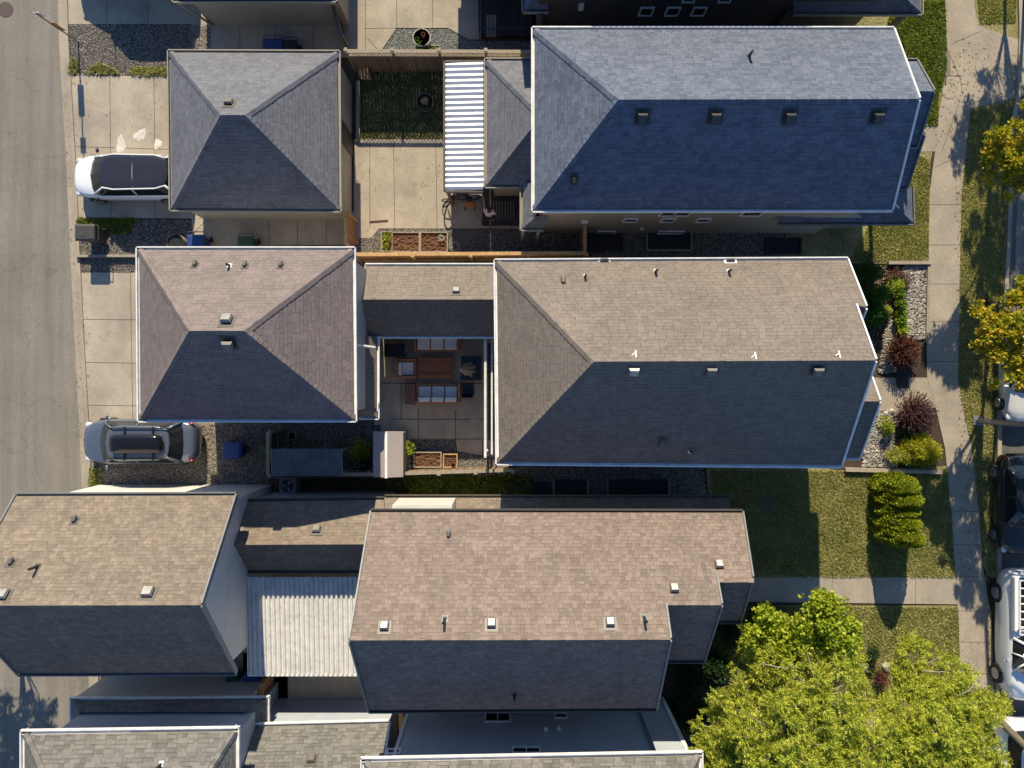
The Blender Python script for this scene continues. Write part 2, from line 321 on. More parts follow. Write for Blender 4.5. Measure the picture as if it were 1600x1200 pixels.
def plane_uv(pts):
    p0, p1 = pts[0], pts[1]; e = (p1 - p0).normalized()
    n = Vector((0, 0, 0))
    for k in range(len(pts)): n += pts[k].cross(pts[(k + 1) % len(pts)])
    n.normalize()
    if n.z < 0: n = -n
    up = n.cross(e); 
    return e, up, n
def roof(parent, V, planes, eaves, rakes, caps, mat, gmat, th=0.10, name='roof', rmat=None, gut=0.12, capw=0.15):
    """V: name -> Vector of the outer edge; planes lists of names (first edge = eave); eaves get gutters; rakes boards; caps ridge/hip rows"""
    V = {k: Vector(v) for k, v in V.items()}
    cen = {}
    shift = {k: [] for k in V}; outs = []
    for a, b in eaves:
        pl = next(p for p in planes if a in p and b in p); c = sum((V[k] for k in pl), Vector()) / len(pl)
        d = (V[b] - V[a]); o = Vector((d.y, -d.x, 0)).normalized()
        if (c - V[a]).dot(o) > 0: o = -o
        outs.append(o)
        for k in (a, b):
            if not any((o - q).length < 0.2 for q in shift[k]): shift[k].append(o)
    W = {k: V[k] - sum(shift[k], Vector()) * gut for k in V}
    mb = MB()
    for pl in planes:
        pts = [W[k] for k in pl]; e, up, n = plane_uv(pts); ro = random.uniform(0, 50); rv = random.randint(0, 60) * 0.143
        uv = [((p - pts[0]).dot(e) + ro, (p - pts[0]).dot(up) + rv) for p in pts]
        mb.quad(pts, uv); mb.quad([p - Vector((0, 0, th)) for p in reversed(pts)], [(0, 0)] * len(pts), 1)
        for k in range(len(pts)):
            q = (k + 1) % len(pts); a, b = pts[k], pts[q]
            mb.quad([a, a - Vector((0, 0, th)), b - Vector((0, 0, th)), b], [(0, 0)] * 4, 1)
    ro_ = mb.build(name, [mat, M['trim_taupe']], parent)
    if caps:
        for lo, hi in caps:
            cb = MB(); A, B_ = W[lo], W[hi]; t = (B_ - A); ln = t.length; t.normalize()
            ns = []
            for pl in planes:
                if lo in pl and hi in pl:
                    e, up, n = plane_uv([W[k] for k in pl]); c = sum((W[k] for k in pl), Vector()) / len(pl)
                    sd_ = n.cross(t).normalized()
                    if (c - A).dot(sd_) < 0: sd_ = -sd_
                    ns.append((sd_, n))
            if len(ns) == 1: ns.append((-ns[0][0], ns[0][1]))
            if len(ns) < 2: continue
            nn = (ns[0][1] + ns[1][1]).normalized(); step = 0.2; k = 0; x = 0.0
            while x < ln - 0.05:
                x1 = min(x + step + 0.04, ln); a = A + t * x; b = A + t * x1; w2 = capw * random.uniform(0.95, 1.08)
                h0, h1 = 0.04, 0.018; jx = random.uniform(0, 80)
                for sd_, n in ns:
                    q = [a + nn * h0, a + sd_ * w2 + nn * h0 * 0.8, b + sd_ * w2 + nn * h1 * 0.8, b + nn * h1]
                    cb.quad(q, [(jx, .04), (jx + .1, .04), (jx + .1, .12), (jx, .12)])
                    cb.quad([q[0], q[1], q[1] - nn * 0.05, q[0] - nn * 0.05], [(0, 0)] * 4, 1)
                    cb.quad([q[1], q[2], q[2] - nn * 0.05, q[1] - nn * 0.05], [(0, 0)] * 4, 1)
                x += step
            cb.build('ridge_cap', [mat, M['trim_brown']], ro_)
    for (a, b), o in zip(eaves, outs):
        g = MB(); A, B_ = V[a].copy(), V[b].copy(); zz = A.z + 0.02
        for p in (A, B_): pass
        oo = o; bt = 0.10
        def seg(o0, o1, za, zb):
            g.raw([A + oo * o0 + Vector((0, 0, za)), B_ + oo * o0 + Vector((0, 0, za)), B_ + oo * o1 + Vector((0, 0, za)), A + oo * o1 + Vector((0, 0, za)),
                   A + oo * o0 + Vector((0, 0, zb)), B_ + oo * o0 + Vector((0, 0, zb)), B_ + oo * o1 + Vector((0, 0, zb)), A + oo * o1 + Vector((0, 0, zb))],
                  [(0, 1, 2, 3), (4, 5, 6, 7), (0, 1, 5, 4), (1, 2, 6, 5), (2, 3, 7, 6), (3, 0, 4, 7)])
        seg(-0.045, 0.0, -0.11, 0.02); seg(-gut, -0.045, -0.11, -0.09); seg(-gut - 0.03, -gut, -0.2, -0.035)
        g.build('gutter', gmat, ro_)
    if rakes:
        for a, b in rakes:
            rb = MB(); rb.beam(W[a] + Vector((0, 0, -0.05)), W[b] + Vector((0, 0, -0.05)), 0.055, 0.2); rb.build('rake_board', rmat or gmat, ro_)
    return ro_, W
def walls(parent, x0, x1, y0, y1, z1, mat, gables=(), zr=None, yr=None, z0=0.0, name='wall', th=None):
    mb = MB(); mb.box(x0, x1, y0, y1, z0, z1)
    for g in gables:
        x = x0 if g == 'W' else x1; s = 0.1 if g == 'W' else -0.1
        yr_ = (y0 + y1) / 2 if yr is None else yr
        a = [(x, y0, z1), (x, y1, z1), (x, yr_, zr), (x + s, y0, z1), (x + s, y1, z1), (x + s, yr_, zr)]
        mb.raw(a, [(0, 1, 2), (5, 4, 3), (0, 2, 5, 3), (1, 4, 5, 2), (0, 3, 4, 1)])
    return mb.build(name, mat, parent)
def window(parent, face, c, a0, a1, z0, z1, fmat=None, panes=2, name='window'):
    """face N/S/E/W: c is the wall coordinate, a0..a1 along it"""
    fmat = fmat or M['white']; d = {'N': 1, 'E': 1, 'S': -1, 'W': -1}[face]; fw = 0.06
    def bx(mb, p0, p1, q0, q1, t0, t1):
        lo, hi = sorted((c + d * t0, c + d * t1))
        if face in 'NS': mb.box(p0, p1, lo, hi, q0, q1)
        else: mb.box(lo, hi, p0, p1, q0, q1)
    f = MB(); bx(f, a0, a1, z0, z0 + fw, 0.003, 0.055); bx(f, a0, a1, z1 - fw, z1, 0.003, 0.055)
    bx(f, a0, a0 + fw, z0 + fw, z1 - fw, 0.003, 0.05); bx(f, a1 - fw, a1, z0 + fw, z1 - fw, 0.003, 0.05)
    for k in range(1, panes):
        m = a0 + (a1 - a0) * k / panes; bx(f, m - 0.02, m + 0.02, z0 + fw, z1 - fw, 0.003, 0.045)
    o = f.build(name, fmat, parent)
    g = MB(); bx(g, a0 + fw, a1 - fw, z0 + fw, z1 - fw, 0.004, 0.02); g.build('pane', M['glass'], o); return o
def ray_plane(u, v, pts):
    e, up, n = plane_uv(pts); d = Vector(((u - 800) / F, (600 - v) / F, -1)); o = Vector((0, 0, H))
    t = (pts[0] - o).dot(n) / d.dot(n); return o + d * t, n
def boxvent(ro_, u, v, pts, w=0.30, l=0.32, h=0.13, mat=None, flash=None, kind='box'):
    p, n = ray_plane(u, v, pts); up = Vector((0, 0, 1)); dn = (n - up * n.z); dn = Vector((dn.x, dn.y, 0)).normalized()
    sx = dn.cross(n).normalized(); dy = sx.cross(n).normalized()
    if dy.z > 0: dy = -dy
    mb = MB()
    def T(x, y, z): return p + sx * x + dy * y + n * z
    def bx(x0, x1, y0, y1, z0, z1, mi=0, t=0.0, zf=None):
        zf = z1 if zf is None else zf
        mb.raw([T(x0, y0, z0), T(x1, y0, z0), T(x1, y1, z0), T(x0, y1, z0), T(x0 + t, y0 + t, z1), T(x1 - t, y0 + t, z1), T(x1 - t, y1 - t, zf), T(x0 + t, y1 - t, zf)],
               [(0, 3, 2, 1), (4, 5, 6, 7), (0, 1, 5, 4), (1, 2, 6, 5), (2, 3, 7, 6), (3, 0, 4, 7)], mi)
    if kind == 'box':
        bx(-w * .75, w * .75, -l * .85, l * .6, 0.0, 0.02, 1)
        bx(-w * .4, w * .4, -l * .3, l * .4, 0.02, h * .75, 1)
        bx(-w / 2, w / 2, -l / 2, l / 2, h * .55, h * 1.15, 0, 0.035, h)
    elif kind == 'goose':
        bx(-w * .6, w * .6, -l * .7, l * .5, 0.0, 0.02, 1)
        mb.tube([T(0, -l * .2, 0), T(0, -l * .2, h * .8), T(0, l * .1, h * 1.1), T(0, l * .4, h * .9)], [w * .33, w * .33, w * .36, w * .4], 10)
    elif kind == 'pipe':
        bx(-w * .9, w * .9, -w * 1.2, w * .9, 0.0, 0.015, 1)
        mb.tube([p, p + Vector((0, 0, 0.06))], [0.09, 0.055], 10, 1)
        mb.tube([p, p + Vector((0, 0, h))], 0.045, 10)
    elif kind == 'bracket':
        mb.beam(T(-w / 2, 0, 0.03), T(w / 2, l / 2, 0.05), 0.035, 0.03); mb.beam(T(w / 2, -l / 2, 0.03), T(w / 2, l, 0.06), 0.04, 0.03)
    nm = {'box': 'roof_vent', 'goose': 'roof_vent', 'pipe': 'vent_pipe', 'bracket': 'snow_bracket'}[kind]
    return mb.build(nm, [mat or M['ventg'], flash or M['trim_brown']], ro_)
def poly(*pts, z=0.0): return [P(u, v, z) for u, v in pts]
LV = {}
def patch(name, pts, mat, lvl, joints=(), jw=0.022, jm=None, kind='structure', th=None):
    mb = MB(); z = 0.004 * lvl
    w_ = [P(u, v, 0) for u, v in pts]; w_ = [Vector((p.x, p.y, z)) for p in w_]
    ar = sum(w_[k].x * w_[(k + 1) % len(w_)].y - w_[(k + 1) % len(w_)].x * w_[k].y for k in range(len(w_)))
    if ar < 0: w_ = w_[::-1]
    if th: mb.prism(w_, 0.0, z)
    else: mb.quad(w_)
    for (a, b) in joints:
        A, B_ = P(*a), P(*b); d = (B_ - A).normalized(); s = Vector((-d.y, d.x, 0)) * jw / 2; zz = Vector((0, 0, z + 0.0025))
        mb.quad([A - s + zz, B_ - s + zz, B_ + s + zz, A + s + zz], None, 1)
    o = mb.build(name, [mat, jm or M['black_joint']], None); o['kind'] = kind
    return o
M['black_joint'] = plain("joint_line", (0.075, 0.065, 0.05), 0.95)
def inpoly(x, y, pl):
    c = np.zeros(len(x), bool); n = len(pl)
    for i in range(n):
        x1, y1 = pl[i][0], pl[i][1]; x2, y2 = pl[(i + 1) % n][0], pl[(i + 1) % n][1]
        c ^= ((y1 > y) != (y2 > y)) & (x < (x2 - x1) * (y - y1) / ((y2 - y1) + 1e-12) + x1)
    return c
def quads_mesh(name, C_, D, S, wid, len_, mat, parent=None):
    """rhombus leaves: centres C_, long axis D (unit), side axis S (unit), half sizes"""
    n = len(C_); off = np.array(WL.get(parent.name, Vector((0, 0, 0)))) if parent else np.zeros(3)
    C_ = C_ - off
    L2 = np.asarray(len_).reshape(-1, 1) * np.ones((n, 1)); W2 = np.asarray(wid).reshape(-1, 1) * np.ones((n, 1))
    v = np.empty((n, 4, 3)); v[:, 0] = C_ - D * L2; v[:, 1] = C_ + S * W2; v[:, 2] = C_ + D * L2; v[:, 3] = C_ - S * W2
    me = bpy.data.meshes.new(name); me.vertices.add(4 * n); me.vertices.foreach_set('co', v.reshape(-1))
    me.loops.add(4 * n); me.loops.foreach_set('vertex_index', np.arange(4 * n)); me.polygons.add(n)
    me.polygons.foreach_set('loop_start', np.arange(0, 4 * n, 4)); me.polygons.foreach_set('loop_total', np.full(n, 4))
    me.materials.append(mat); me.update(calc_edges=True); me.validate()
    o = bpy.data.objects.new(name, me); COL.objects.link(o)
    if parent: o.parent = parent
    return o
def unit(a): return a / (np.linalg.norm(a, axis=1, keepdims=True) + 1e-9)
def leaves(name, clumps, per, wid, ln, mat, parent=None, up=0.5, out=0.6, flat=0.75, surf=0.6):
    """clumps: list of (centre, radius)"""
    Cs, Ds = [], []
    for c, r in clumps:
        k = max(4, int(per * (r ** 2) / 0.25)); d = unit(rng.normal(size=(k, 3))); rr = r * (surf + (1 - surf) * rng.random((k, 1))) * (0.8 + 0.35 * rng.random((k, 1)))
        p = d * rr; p[:, 2] *= flat; Cs.append(np.array(c) + p)
        Ds.append(unit(d * out + np.array([0, 0, up]) + rng.normal(size=(k, 3)) * 0.6))
    C_ = np.concatenate(Cs); D = np.concatenate(Ds); S = unit(np.cross(D, rng.normal(size=D.shape)))
    n = len(C_); return quads_mesh(name, C_, D, S, wid * (0.7 + 0.6 * rng.random(n)), ln * (0.7 + 0.6 * rng.random(n)), mat, parent)
def grass(name, pts, dens, mat, h=0.05, keep=None, wid=0.012):
    pl = [P(u, v) for u, v in pts]; xs = [p.x for p in pl]; ys = [p.y for p in pl]
    n = int((max(xs) - min(xs)) * (max(ys) - min(ys)) * dens)
    x = rng.uniform(min(xs), max(xs), n); y = rng.uniform(min(ys), max(ys), n); k = inpoly(x, y, pl)
    x, y = x[k], y[k]; n = len(x)
    C_ = np.stack([x, y, np.full(n, h * 0.5 + 0.02)], 1)
    D = unit(np.stack([rng.normal(0, .75, n), rng.normal(0, .75, n), np.full(n, 0.8)], 1)); S = unit(np.cross(D, rng.normal(size=D.shape)))
    o = quads_mesh(name, C_, D, S, wid * (0.6 + 0.8 * rng.random(n)), h * (0.5 + rng.random(n)), mat); o['kind'] = 'stuff'; return o

def weather(m, streak=(2.2, 0.10), amt=0.35, spots=0.0, crack=0.0, dark=(0.55, 0.55, 0.54), light=(1.25, 1.23, 1.18)):
    """long streaks, oil spots and cracks over a ground material's own colour"""
    nt = m.node_tree; b = nt.nodes["Principled BSDF"]; src = b.inputs['Base Color'].links[0].from_socket; p = pos(nt)
    mp = N(nt, "ShaderNodeMapping"); mp.inputs['Scale'].default_value = (streak[0], streak[1], 1); L(nt, p, mp.inputs[0])
    col = mixc(nt, amt, src, mixc(nt, 1.0, src, ramp(nt, noise(nt, mp.outputs[0], 1.0, 5, 0.6), [(0.3, dark), (0.7, light)]), 'MULTIPLY'))
    if spots:
        sn = noise(nt, p, 1.7, 6, 0.7); col = mixc(nt, math_n(nt, 'MULTIPLY', ramp(nt, sn, [(0.60, (0, 0, 0)), (0.74, (1, 1, 1))]), spots), col, (0.05, 0.045, 0.04))
    if crack:
        v = N(nt, "ShaderNodeTexVoronoi"); v.feature = 'DISTANCE_TO_EDGE'; v.inputs['Scale'].default_value = 0.22
        wv = N(nt, "ShaderNodeVectorMath", operation='ADD'); nz = N(nt, "ShaderNodeTexNoise"); nz.inputs['Scale'].default_value = 1.2; L(nt, p, nz.inputs['Vector'])
        sc = N(nt, "ShaderNodeVectorMath", operation='SCALE'); sc.inputs['Scale'].default_value = 1.4; L(nt, nz.outputs['Color'], sc.inputs[0]); L(nt, p, wv.inputs[0]); L(nt, sc.outputs[0], wv.inputs[1]); L(nt, wv.outputs[0], v.inputs['Vector'])
        col = mixc(nt, math_n(nt, 'MULTIPLY', math_n(nt, 'LESS_THAN', v.outputs['Distance'], 0.006), crack), col, (0.05, 0.045, 0.04))
    L(nt, col, b.inputs['Base Color'])
weather(M['asphalt'], amt=0.45, spots=0.35, crack=0.18); weather(M['asphalt_d'], amt=0.4, spots=0.3)
weather(M['concrete'], (0.8, 0.5), 0.5, 0.45, 0.10); weather(M['kerb'], (0.9, 0.5), 0.4, 0.35); weather(M['concrete_g'], (0.8, 0.6), 0.5, 0.4)
# ---------------------------------------------------------------- ground, lane, street, paving
g = MB(); g.quad([(-60, -60, 0), (60, -60, 0), (60, 60, 0), (-60, 60, 0)]); struct("ground", g, M['soil'])
lane_edge = [(88, -120), (92, 60), (98, 160), (104, 260), (110, 400), (118, 560), (124, 660), (128, 770), (139, 1060), (141, 1330)]
patch("lane", [(-900, -120)] + lane_edge + [(-900, 1330)], M['asphalt'], 2)
kerb_r = [(u + 16, v) for u, v in lane_edge]
mb = MB(); ks = [P(u, v) for u, v in lane_edge]; kr = [P(u, v) for u, v in kerb_r]
for i in range(len(ks) - 1):
    a, b, c, d = ks[i], ks[i + 1], kr[i + 1], kr[i]
    for t0, t1, z0, z1 in ((0, .45, .012, .02), (.45, .7, .02, .07), (.7, 1, .07, .075)):
        q = [a.lerp(d, t0) + Vector((0, 0, z0)), b.lerp(c, t0) + Vector((0, 0, z0)), b.lerp(c, t1) + Vector((0, 0, z1)), a.lerp(d, t1) + Vector((0, 0, z1))]
        mb.quad(q)
    mb.quad([d + Vector((0, 0, .075)), c + Vector((0, 0, .075)), c, d])
struct("lane_kerb", mb, M['kerb'])
# parcels
patch("gravel_strip", [(102, 36), (345, 36), (345, 122), (106, 122)], M['gravel'], 3)
patch("driveway", [(102, -100), (400, -100), (400, 38), (103, 38)], M['concrete'], 5, [((167, -100), (167, 38)), ((231, -100), (231, 38))])
patch("driveway", [(107, 130), (112, 119), (345, 119), (345, 342), (118, 340)], M['concrete'], 5,
      [((172, 119), (174, 340)), ((241, 119), (243, 340)), ((108, 229), (345, 236))])
patch("gravel_bed", [(117, 340), (345, 345), (345, 402), (121, 402)], M['gravel'], 3)
patch("gravel_strip", [(121, 402), (345, 402), (345, 428), (123, 428)], M['gravel'], 2)
patch("driveway", [(126, 426), (345, 426), (345, 664), (134, 664)], M['concrete'], 5,
      [((128, 499), (345, 501)), ((132, 566), (345, 570)), ((204, 426), (208, 664)), ((133, 633), (345, 636))])
patch("gravel_drive", [(134, 664), (420, 664), (420, 768), (138, 768)], M['gravel_f'], 3)
patch("garage_path", [(300, 340), (560, 330), (560, 382), (300, 385)], M['concrete'], 4, [((420, 340), (420, 385)), ((465, 340), (465, 385)), ((510, 340), (510, 385)), ((300, 368), (322, 344))])
patch("side_path", [(300, 38), (560, 38), (560, 90), (300, 90)], M['concrete'], 4, [((375, 38), (375, 90)), ((430, 38), (430, 90)), ((490, 38), (490, 90))])
patch("courtyard", [(543, -100), (830, -100), (830, 62), (732, 62), (700, 44), (620, 44), (594, 82), (543, 82)], M['concrete'], 5,
      [((620, -60), (620, 44)), ((676, -60), (676, 44)), ((571, 45), (620, 44)), ((574, 60), (594, 82)), ((571, -60), (571, 82))])
patch("gravel_planter_bed", [(594, 84), (621, 46), (700, 46), (732, 64), (850, 64), (850, 92), (594, 92)], M['gravel_g'], 4)
patch("courtyard", [(553, 218), (820, 218), (820, 357), (592, 357), (580, 372), (553, 372)], M['concrete'], 5,
      [((615, 218), (617, 357)), ((681, 218), (683, 357)), ((578, 218), (578, 357))])
patch("back_lawn", [(560, 100), (760, 100), (760, 220), (560, 220)], M['turf'], 3)
patch("side_gravel", [(548, 357), (1300, 357), (1300, 412), (548, 412)], M['gravel_f'], 3)
patch("patio", [(585, 520), (780, 520), (780, 746), (595, 746), (595, 664), (585, 664)], M['concrete_g'], 5,
      [((654, 640), (654, 700)), ((712, 640), (712, 700)), ((594, 599), (755, 599)), ((610, 655), (756, 655)), ((627, 600), (627, 655)), ((754, 688), (754, 720)), ((640, 686), (775, 686))], jw=0.03)
patch("planting_soil", [(640, 687), (697 + 15, 687), (715, 705), (790, 717), (790, 745), (640, 745)], M['gravel_f'], 6)
patch("side_yard", [(335, 655), (600, 655), (600, 748), (335, 748)], M['gravel_f'], 4)
patch("side_yard", [(420, 742), (1130, 742), (1130, 800), (420, 800)], M['soil'], 2)
patch("side_gravel", [(800, 700), (1095, 700), (1105, 780), (940, 780), (800, 752)], M['gravel_f'], 5)
patch("courtyard", [(380, 880), (700, 880), (700, 1110), (380, 1110)], M['concrete_g'], 3)
patch("lane_apron", [(155, 1020), (450, 1020), (450, 1095), (157, 1095)], M['concrete'], 3, [((171, 1020), (171, 1095))])
# front lawns, walk, pavement
patch("lawn", [(1290, -80), (1476, -80), (1478, 80), (1478, 120), (1466, 190), (1452, 260), (1451, 412), (1200, 412), (1240, 350)], M['turf'], 4)
patch("lawn", [(1100, 700), (1310, 735), (1478, 728), (1486, 800), (1492, 904), (1120, 904)], M['turf'], 4)
patch("lawn", [(1100, 946), (1496, 946), (1500, 1200), (1480, 1330), (1060, 1330), (1040, 1050)], M['turf'], 4)
patch("soil_bed", [(1040, 950), (1170, 944), (1190, 1010), (1130, 1100), (1110, 1330), (1040, 1330)], M['soil'], 6)
patch("front_walk", [(1165, 897), (1496, 903), (1497, 944), (1165, 940)], M['kerb'], 7, [((1300, 900), (1300, 942)), ((1366, 900), (1366, 942)), ((1430, 901), (1430, 943))], jw=0.015)
patch("entry_walk", [(1330, 590), (1466, 590), (1466, 636), (1380, 650), (1330, 640)], M['kerb'], 6)
patch("entry_walk", [(1436, 198), (1470, 198), (1466, 237), (1430, 237)], M['kerb'], 6)
sw_l = [(1472, -120), (1475, 20), (1480, 80), (1478, 130), (1467, 170), (1465, 200), (1460, 240), (1452, 300), (1450, 420), (1447, 520), (1448, 590), (1462, 640), (1476, 700), (1486, 800), (1492, 900), (1497, 960), (1500, 1060), (1501, 1330)]
sw_r = [(1519, -120), (1522, 10), (1528, 40), (1600, 66), (1600, 150), (1516, 170), (1508, 240), (1502, 300), (1499, 420), (1498, 520), (1496, 590), (1504, 640), (1518, 700), (1529, 800), (1534, 880), (1548, 960), (1552, 1060), (1553, 1330)]
patch("pavement", sw_l + sw_r[::-1], M['kerb'], 8,
      [((1452, 320), (1501, 320)), ((1450, 383), (1500, 383)), ((1449, 444), (1499, 444)), ((1447, 503), (1497, 503)), ((1447, 565), (1496, 565)), ((1487, 799), (1529, 799)), ((1490, 851), (1532, 851)),
       ((1497, 954), (1548, 955)), ((1500, 1003), (1550, 1003)), ((1500, 1052), (1551, 1052)), ((1481, 80), (1500, 125)), ((1500, 120), (1503, 150)), ((1500, 132), (1512, 132)), ((1478, 119), (1503, 119)), ((1465, 118), (1500, 120)),
       ((1488, 68), (1530, 50)), ((1500, 155), (1470, 240)), ((1460, 262), (1490, 248)), ((1489, 900), (1540, 900)), ((1490, 1100), (1551, 1100))], jw=0.02)
bl_l = [(1519, -140), (1522, 10), (1528, 40)]
patch("boulevard_grass", [(1519, -140), (1522, 10), (1528, 42), (1592, 66), (1590, -140)], M['turf'], 5)
patch("boulevard_grass", [(1508, 240), (1502, 300), (1499, 420), (1498, 520), (1496, 590), (1504, 640), (1518, 700), (1529, 800), (1534, 880), (1545, 900), (1556, 905), (1556, 700), (1560, 600), (1568, 480), (1574, 300), (1578, 200), (1588, 152), (1516, 168)], M['turf'], 5)
kb = [(1584, -140), (1590, 40), (1590, 60), (1586, 150), (1576, 200), (1574, 300), (1570, 400), (1562, 520), (1557, 600), (1556, 700), (1556, 900), (1553, 1000), (1554, 1330)]
mb = MB()
for i in range(len(kb) - 1):
    a, b = P(*kb[i]), P(*kb[i + 1]); w_ = Vector((0.17, 0, 0)); z = Vector((0, 0, 0.13))
    mb.raw([a, b, b + w_, a + w_, a + z, b + z, b + w_ + z, a + w_ + z], [(4, 5, 6, 7), (0, 1, 5, 4), (2, 3, 7, 6)])
    if i == 0 or i == len(kb) - 2: pass
struct("street_kerb", mb, M['kerb'])
patch("street", [(u + 5, v) for u, v in kb] + [(2600, 1330), (2600, -140)], M['asphalt_d'], 2)
patch("street_patch", [(1590, 300), (1800, 300), (1800, 520), (1582, 520)], M['asphalt'], 3)

# raised driveway edge and low walls
def wallstrip(name, a, b, w_, h, mat, label, cat):
    mb = MB(); A, B_ = P(*a), P(*b); mb.beam(A + Vector((0, 0, h / 2)), B_ + Vector((0, 0, h / 2)), w_, h); o = mb.build(name, mat); return tag(o, label, cat)
wallstrip("retaining_wall", (122, 401), (340, 401), 0.10, 0.22, M['kerb'], "low grey concrete edging between the two gravel strips beside the lane", "low wall")
wallstrip("garden_edging", (1385, 411.5), (1452, 411.5), 0.14, 0.22, M['kerb'], "low pale concrete edging between front lawn and rock garden, upper side", "low wall")
wallstrip("garden_edging", (1449, 413), (1446, 535), 0.12, 0.16, M['oldrail'], "low timber edging along the pavement beside the river stones", "low wall")
wallstrip("garden_edging", (1318, 733), (1468, 737), 0.16, 0.22, M['kerb'], "long pale concrete edging below the yellow conifers", "low wall")
# lawns
gm = leafm("grass_blade", [(0.10, 0.13, 0.02), (0.22, 0.245, 0.05), (0.44, 0.41, 0.15), (0.68, 0.58, 0.30)], 0.38, nscale=1.3)
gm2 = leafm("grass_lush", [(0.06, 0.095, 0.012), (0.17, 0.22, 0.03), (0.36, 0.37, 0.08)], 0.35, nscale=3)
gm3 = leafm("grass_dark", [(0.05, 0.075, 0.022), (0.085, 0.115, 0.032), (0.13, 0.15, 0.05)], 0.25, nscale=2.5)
grass("lawn_grass", [(1310, 735), (1478, 732), (1486, 800), (1492, 902), (1120, 902), (1110, 735)], 1500, gm, h=0.05, wid=0.014)
grass("lawn_grass", [(1170, 946), (1496, 948), (1499, 1100), (1200, 1100), (1100, 1000)], 1500, gm, h=0.05, wid=0.014)
grass("lawn_grass", [(1360, 345), (1430, 240), (1452, 250), (1450, 408), (1330, 408)], 1500, gm, h=0.05, wid=0.014)
grass("lawn_grass", [(1395, 0), (1476, 0), (1478, 110), (1466, 150), (1464, 196), (1440, 196), (1380, 60)], 1100, gm2, h=0.09, wid=0.018)
grass("lawn_grass", [(1525, -20), (1588, -20), (1586, 36), (1530, 38)], 1500, gm, h=0.05, wid=0.014)
grass("boulevard_blades", [(1510, 240), (1502, 300), (1499, 420), (1498, 520), (1496, 590), (1504, 640), (1518, 700), (1529, 800), (1534, 870), (1545, 895), (1554, 890), (1554, 700), (1557, 600), (1566, 480), (1570, 300), (1580, 160), (1516, 172)], 1300, gm)
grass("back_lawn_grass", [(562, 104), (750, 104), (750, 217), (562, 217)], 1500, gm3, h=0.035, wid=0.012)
for pl, d in (([(108, 100), (113, 90), (122, 94), (124, 108), (116, 117), (107, 117)], 700), ([(138, 117), (144, 105), (158, 99), (170, 103), (182, 108), (188, 117)], 700), ([(200, 110), (214, 104), (262, 106), (262, 119), (208, 119)], 800)):
    grass("verge_weeds", pl, d, gm, h=0.09, wid=0.018)
grass("verge_weeds", [(121, 341), (215, 341), (205, 364), (150, 368), (121, 350)], 1000, gm2, h=0.09, wid=0.02)
grass("verge_weeds", [(140, 731), (158, 731), (160, 765), (140, 765)], 900, gm, h=0.12, wid=0.02)
grass("verge_weeds", [(630, 744), (830, 744), (830, 775), (640, 775)], 700, gm2, h=0.14, wid=0.03)
grass("verge_weeds", [(470, 745), (640, 748), (640, 772), (470, 772)], 200, gm3, h=0.1, wid=0.03)
# ---------------------------------------------------------------- buildings
def V4(tl, tr, br, bl, z): return dict(tl=P(*tl, z), tr=P(*tr, z), br=P(*br, z), bl=P(*bl, z))
HIP4 = [['bl', 'br', 'rr', 'rl'], ['br', 'tr', 'rr'], ['tr', 'tl', 'rl', 'rr'], ['tl', 'bl', 'rl']]
E4 = [('bl', 'br'), ('br', 'tr'), ('tr', 'tl'), ('tl', 'bl')]
C4 = [('bl', 'rl'), ('tl', 'rl'), ('br', 'rr'), ('tr', 'rr'), ('rl', 'rr')]
def pl(W, names): return [W[k] for k in names]

# garage A (grey hip roof, behind the white car)
t = thing("garage", "garage with square grey hipped roof beside the white car, beige walls", "garage", (-10, 9.9, 0))
V = V4((261, 77), (532, 78), (534, 332), (264, 330), 2.9); V.update(rl=P(345, 180, 5.2), rr=P(383, 180, 5.2))
ra, W = roof(t, V, HIP4, E4, [], C4, M['roof_grey'], M['trim_taupe'])
walls(t, -13.08, -6.85, 7.0, 12.75, 2.85, M['sid_beige'])
for u, v in ((358, 161),): boxvent(ra, u, v, pl(W, HIP4[2]), kind='box')
d = MB(); d.box(-6.85, -6.80, 9.7, 10.6, 0.02, 2.1); d.build('door', M['sid_dark'], t)
d = MB(); d.box(-13.13, -13.08, 7.6, 12.1, 0.02, 2.2); d.build('garage_door', M['sid_tan'], t)

# house A (slate roof, hip to the left, gable towards the street)
t = thing("house", "large house with slate-blue roof and four dark vents in a row", "house", (7, 9.4, 0))
V = V4((830, 41), (1397, 41), (1395, 331), (830, 332), 5.6); V.update(rl=P(966, 156, 7.85), rr=P(1437, 155, 7.85))
HG = [['bl', 'br', 'rr', 'rl'], ['tr', 'tl', 'rl', 'rr'], ['tl', 'bl', 'rl']]
EG = [('bl', 'br'), ('tr', 'tl'), ('tl', 'bl')]; RG = [('tr', 'rr'), ('br', 'rr')]; CG = [('bl', 'rl'), ('tl', 'rl'), ('rl', 'rr')]
ra, W = roof(t, V, HG, EG, RG, CG, M['roof_slate'], M['white'])
walls(t, 1.15, 12.95, 6.45, 12.2, 5.5, M['sid_beige'], gables='E', zr=7.3, yr=9.2)
for u, v in ((1003, 184), (1117, 184), (1233, 184), (1370, 184)): boxvent(ra, u, v, pl(W, HG[0]), 0.34, 0.36, 0.2, mat=M['dark'], flash=M['dark'])
boxvent(ra, 897, 281, pl(W, HG[0]), 0.22, 0.36, 0.1, kind='goose', mat=M['dark'], flash=M['dark'])
boxvent(ra, 1170, 88, pl(W, HG[1]), 0.09, 0.3, 0.42, kind='pipe', mat=M['black'])
for u in (985, 1044, 1099): X = (u - 800) * 29.31 / F; window(t, 'S', 6.45, X - .28, X + .28, 2.3, 2.95, panes=1)
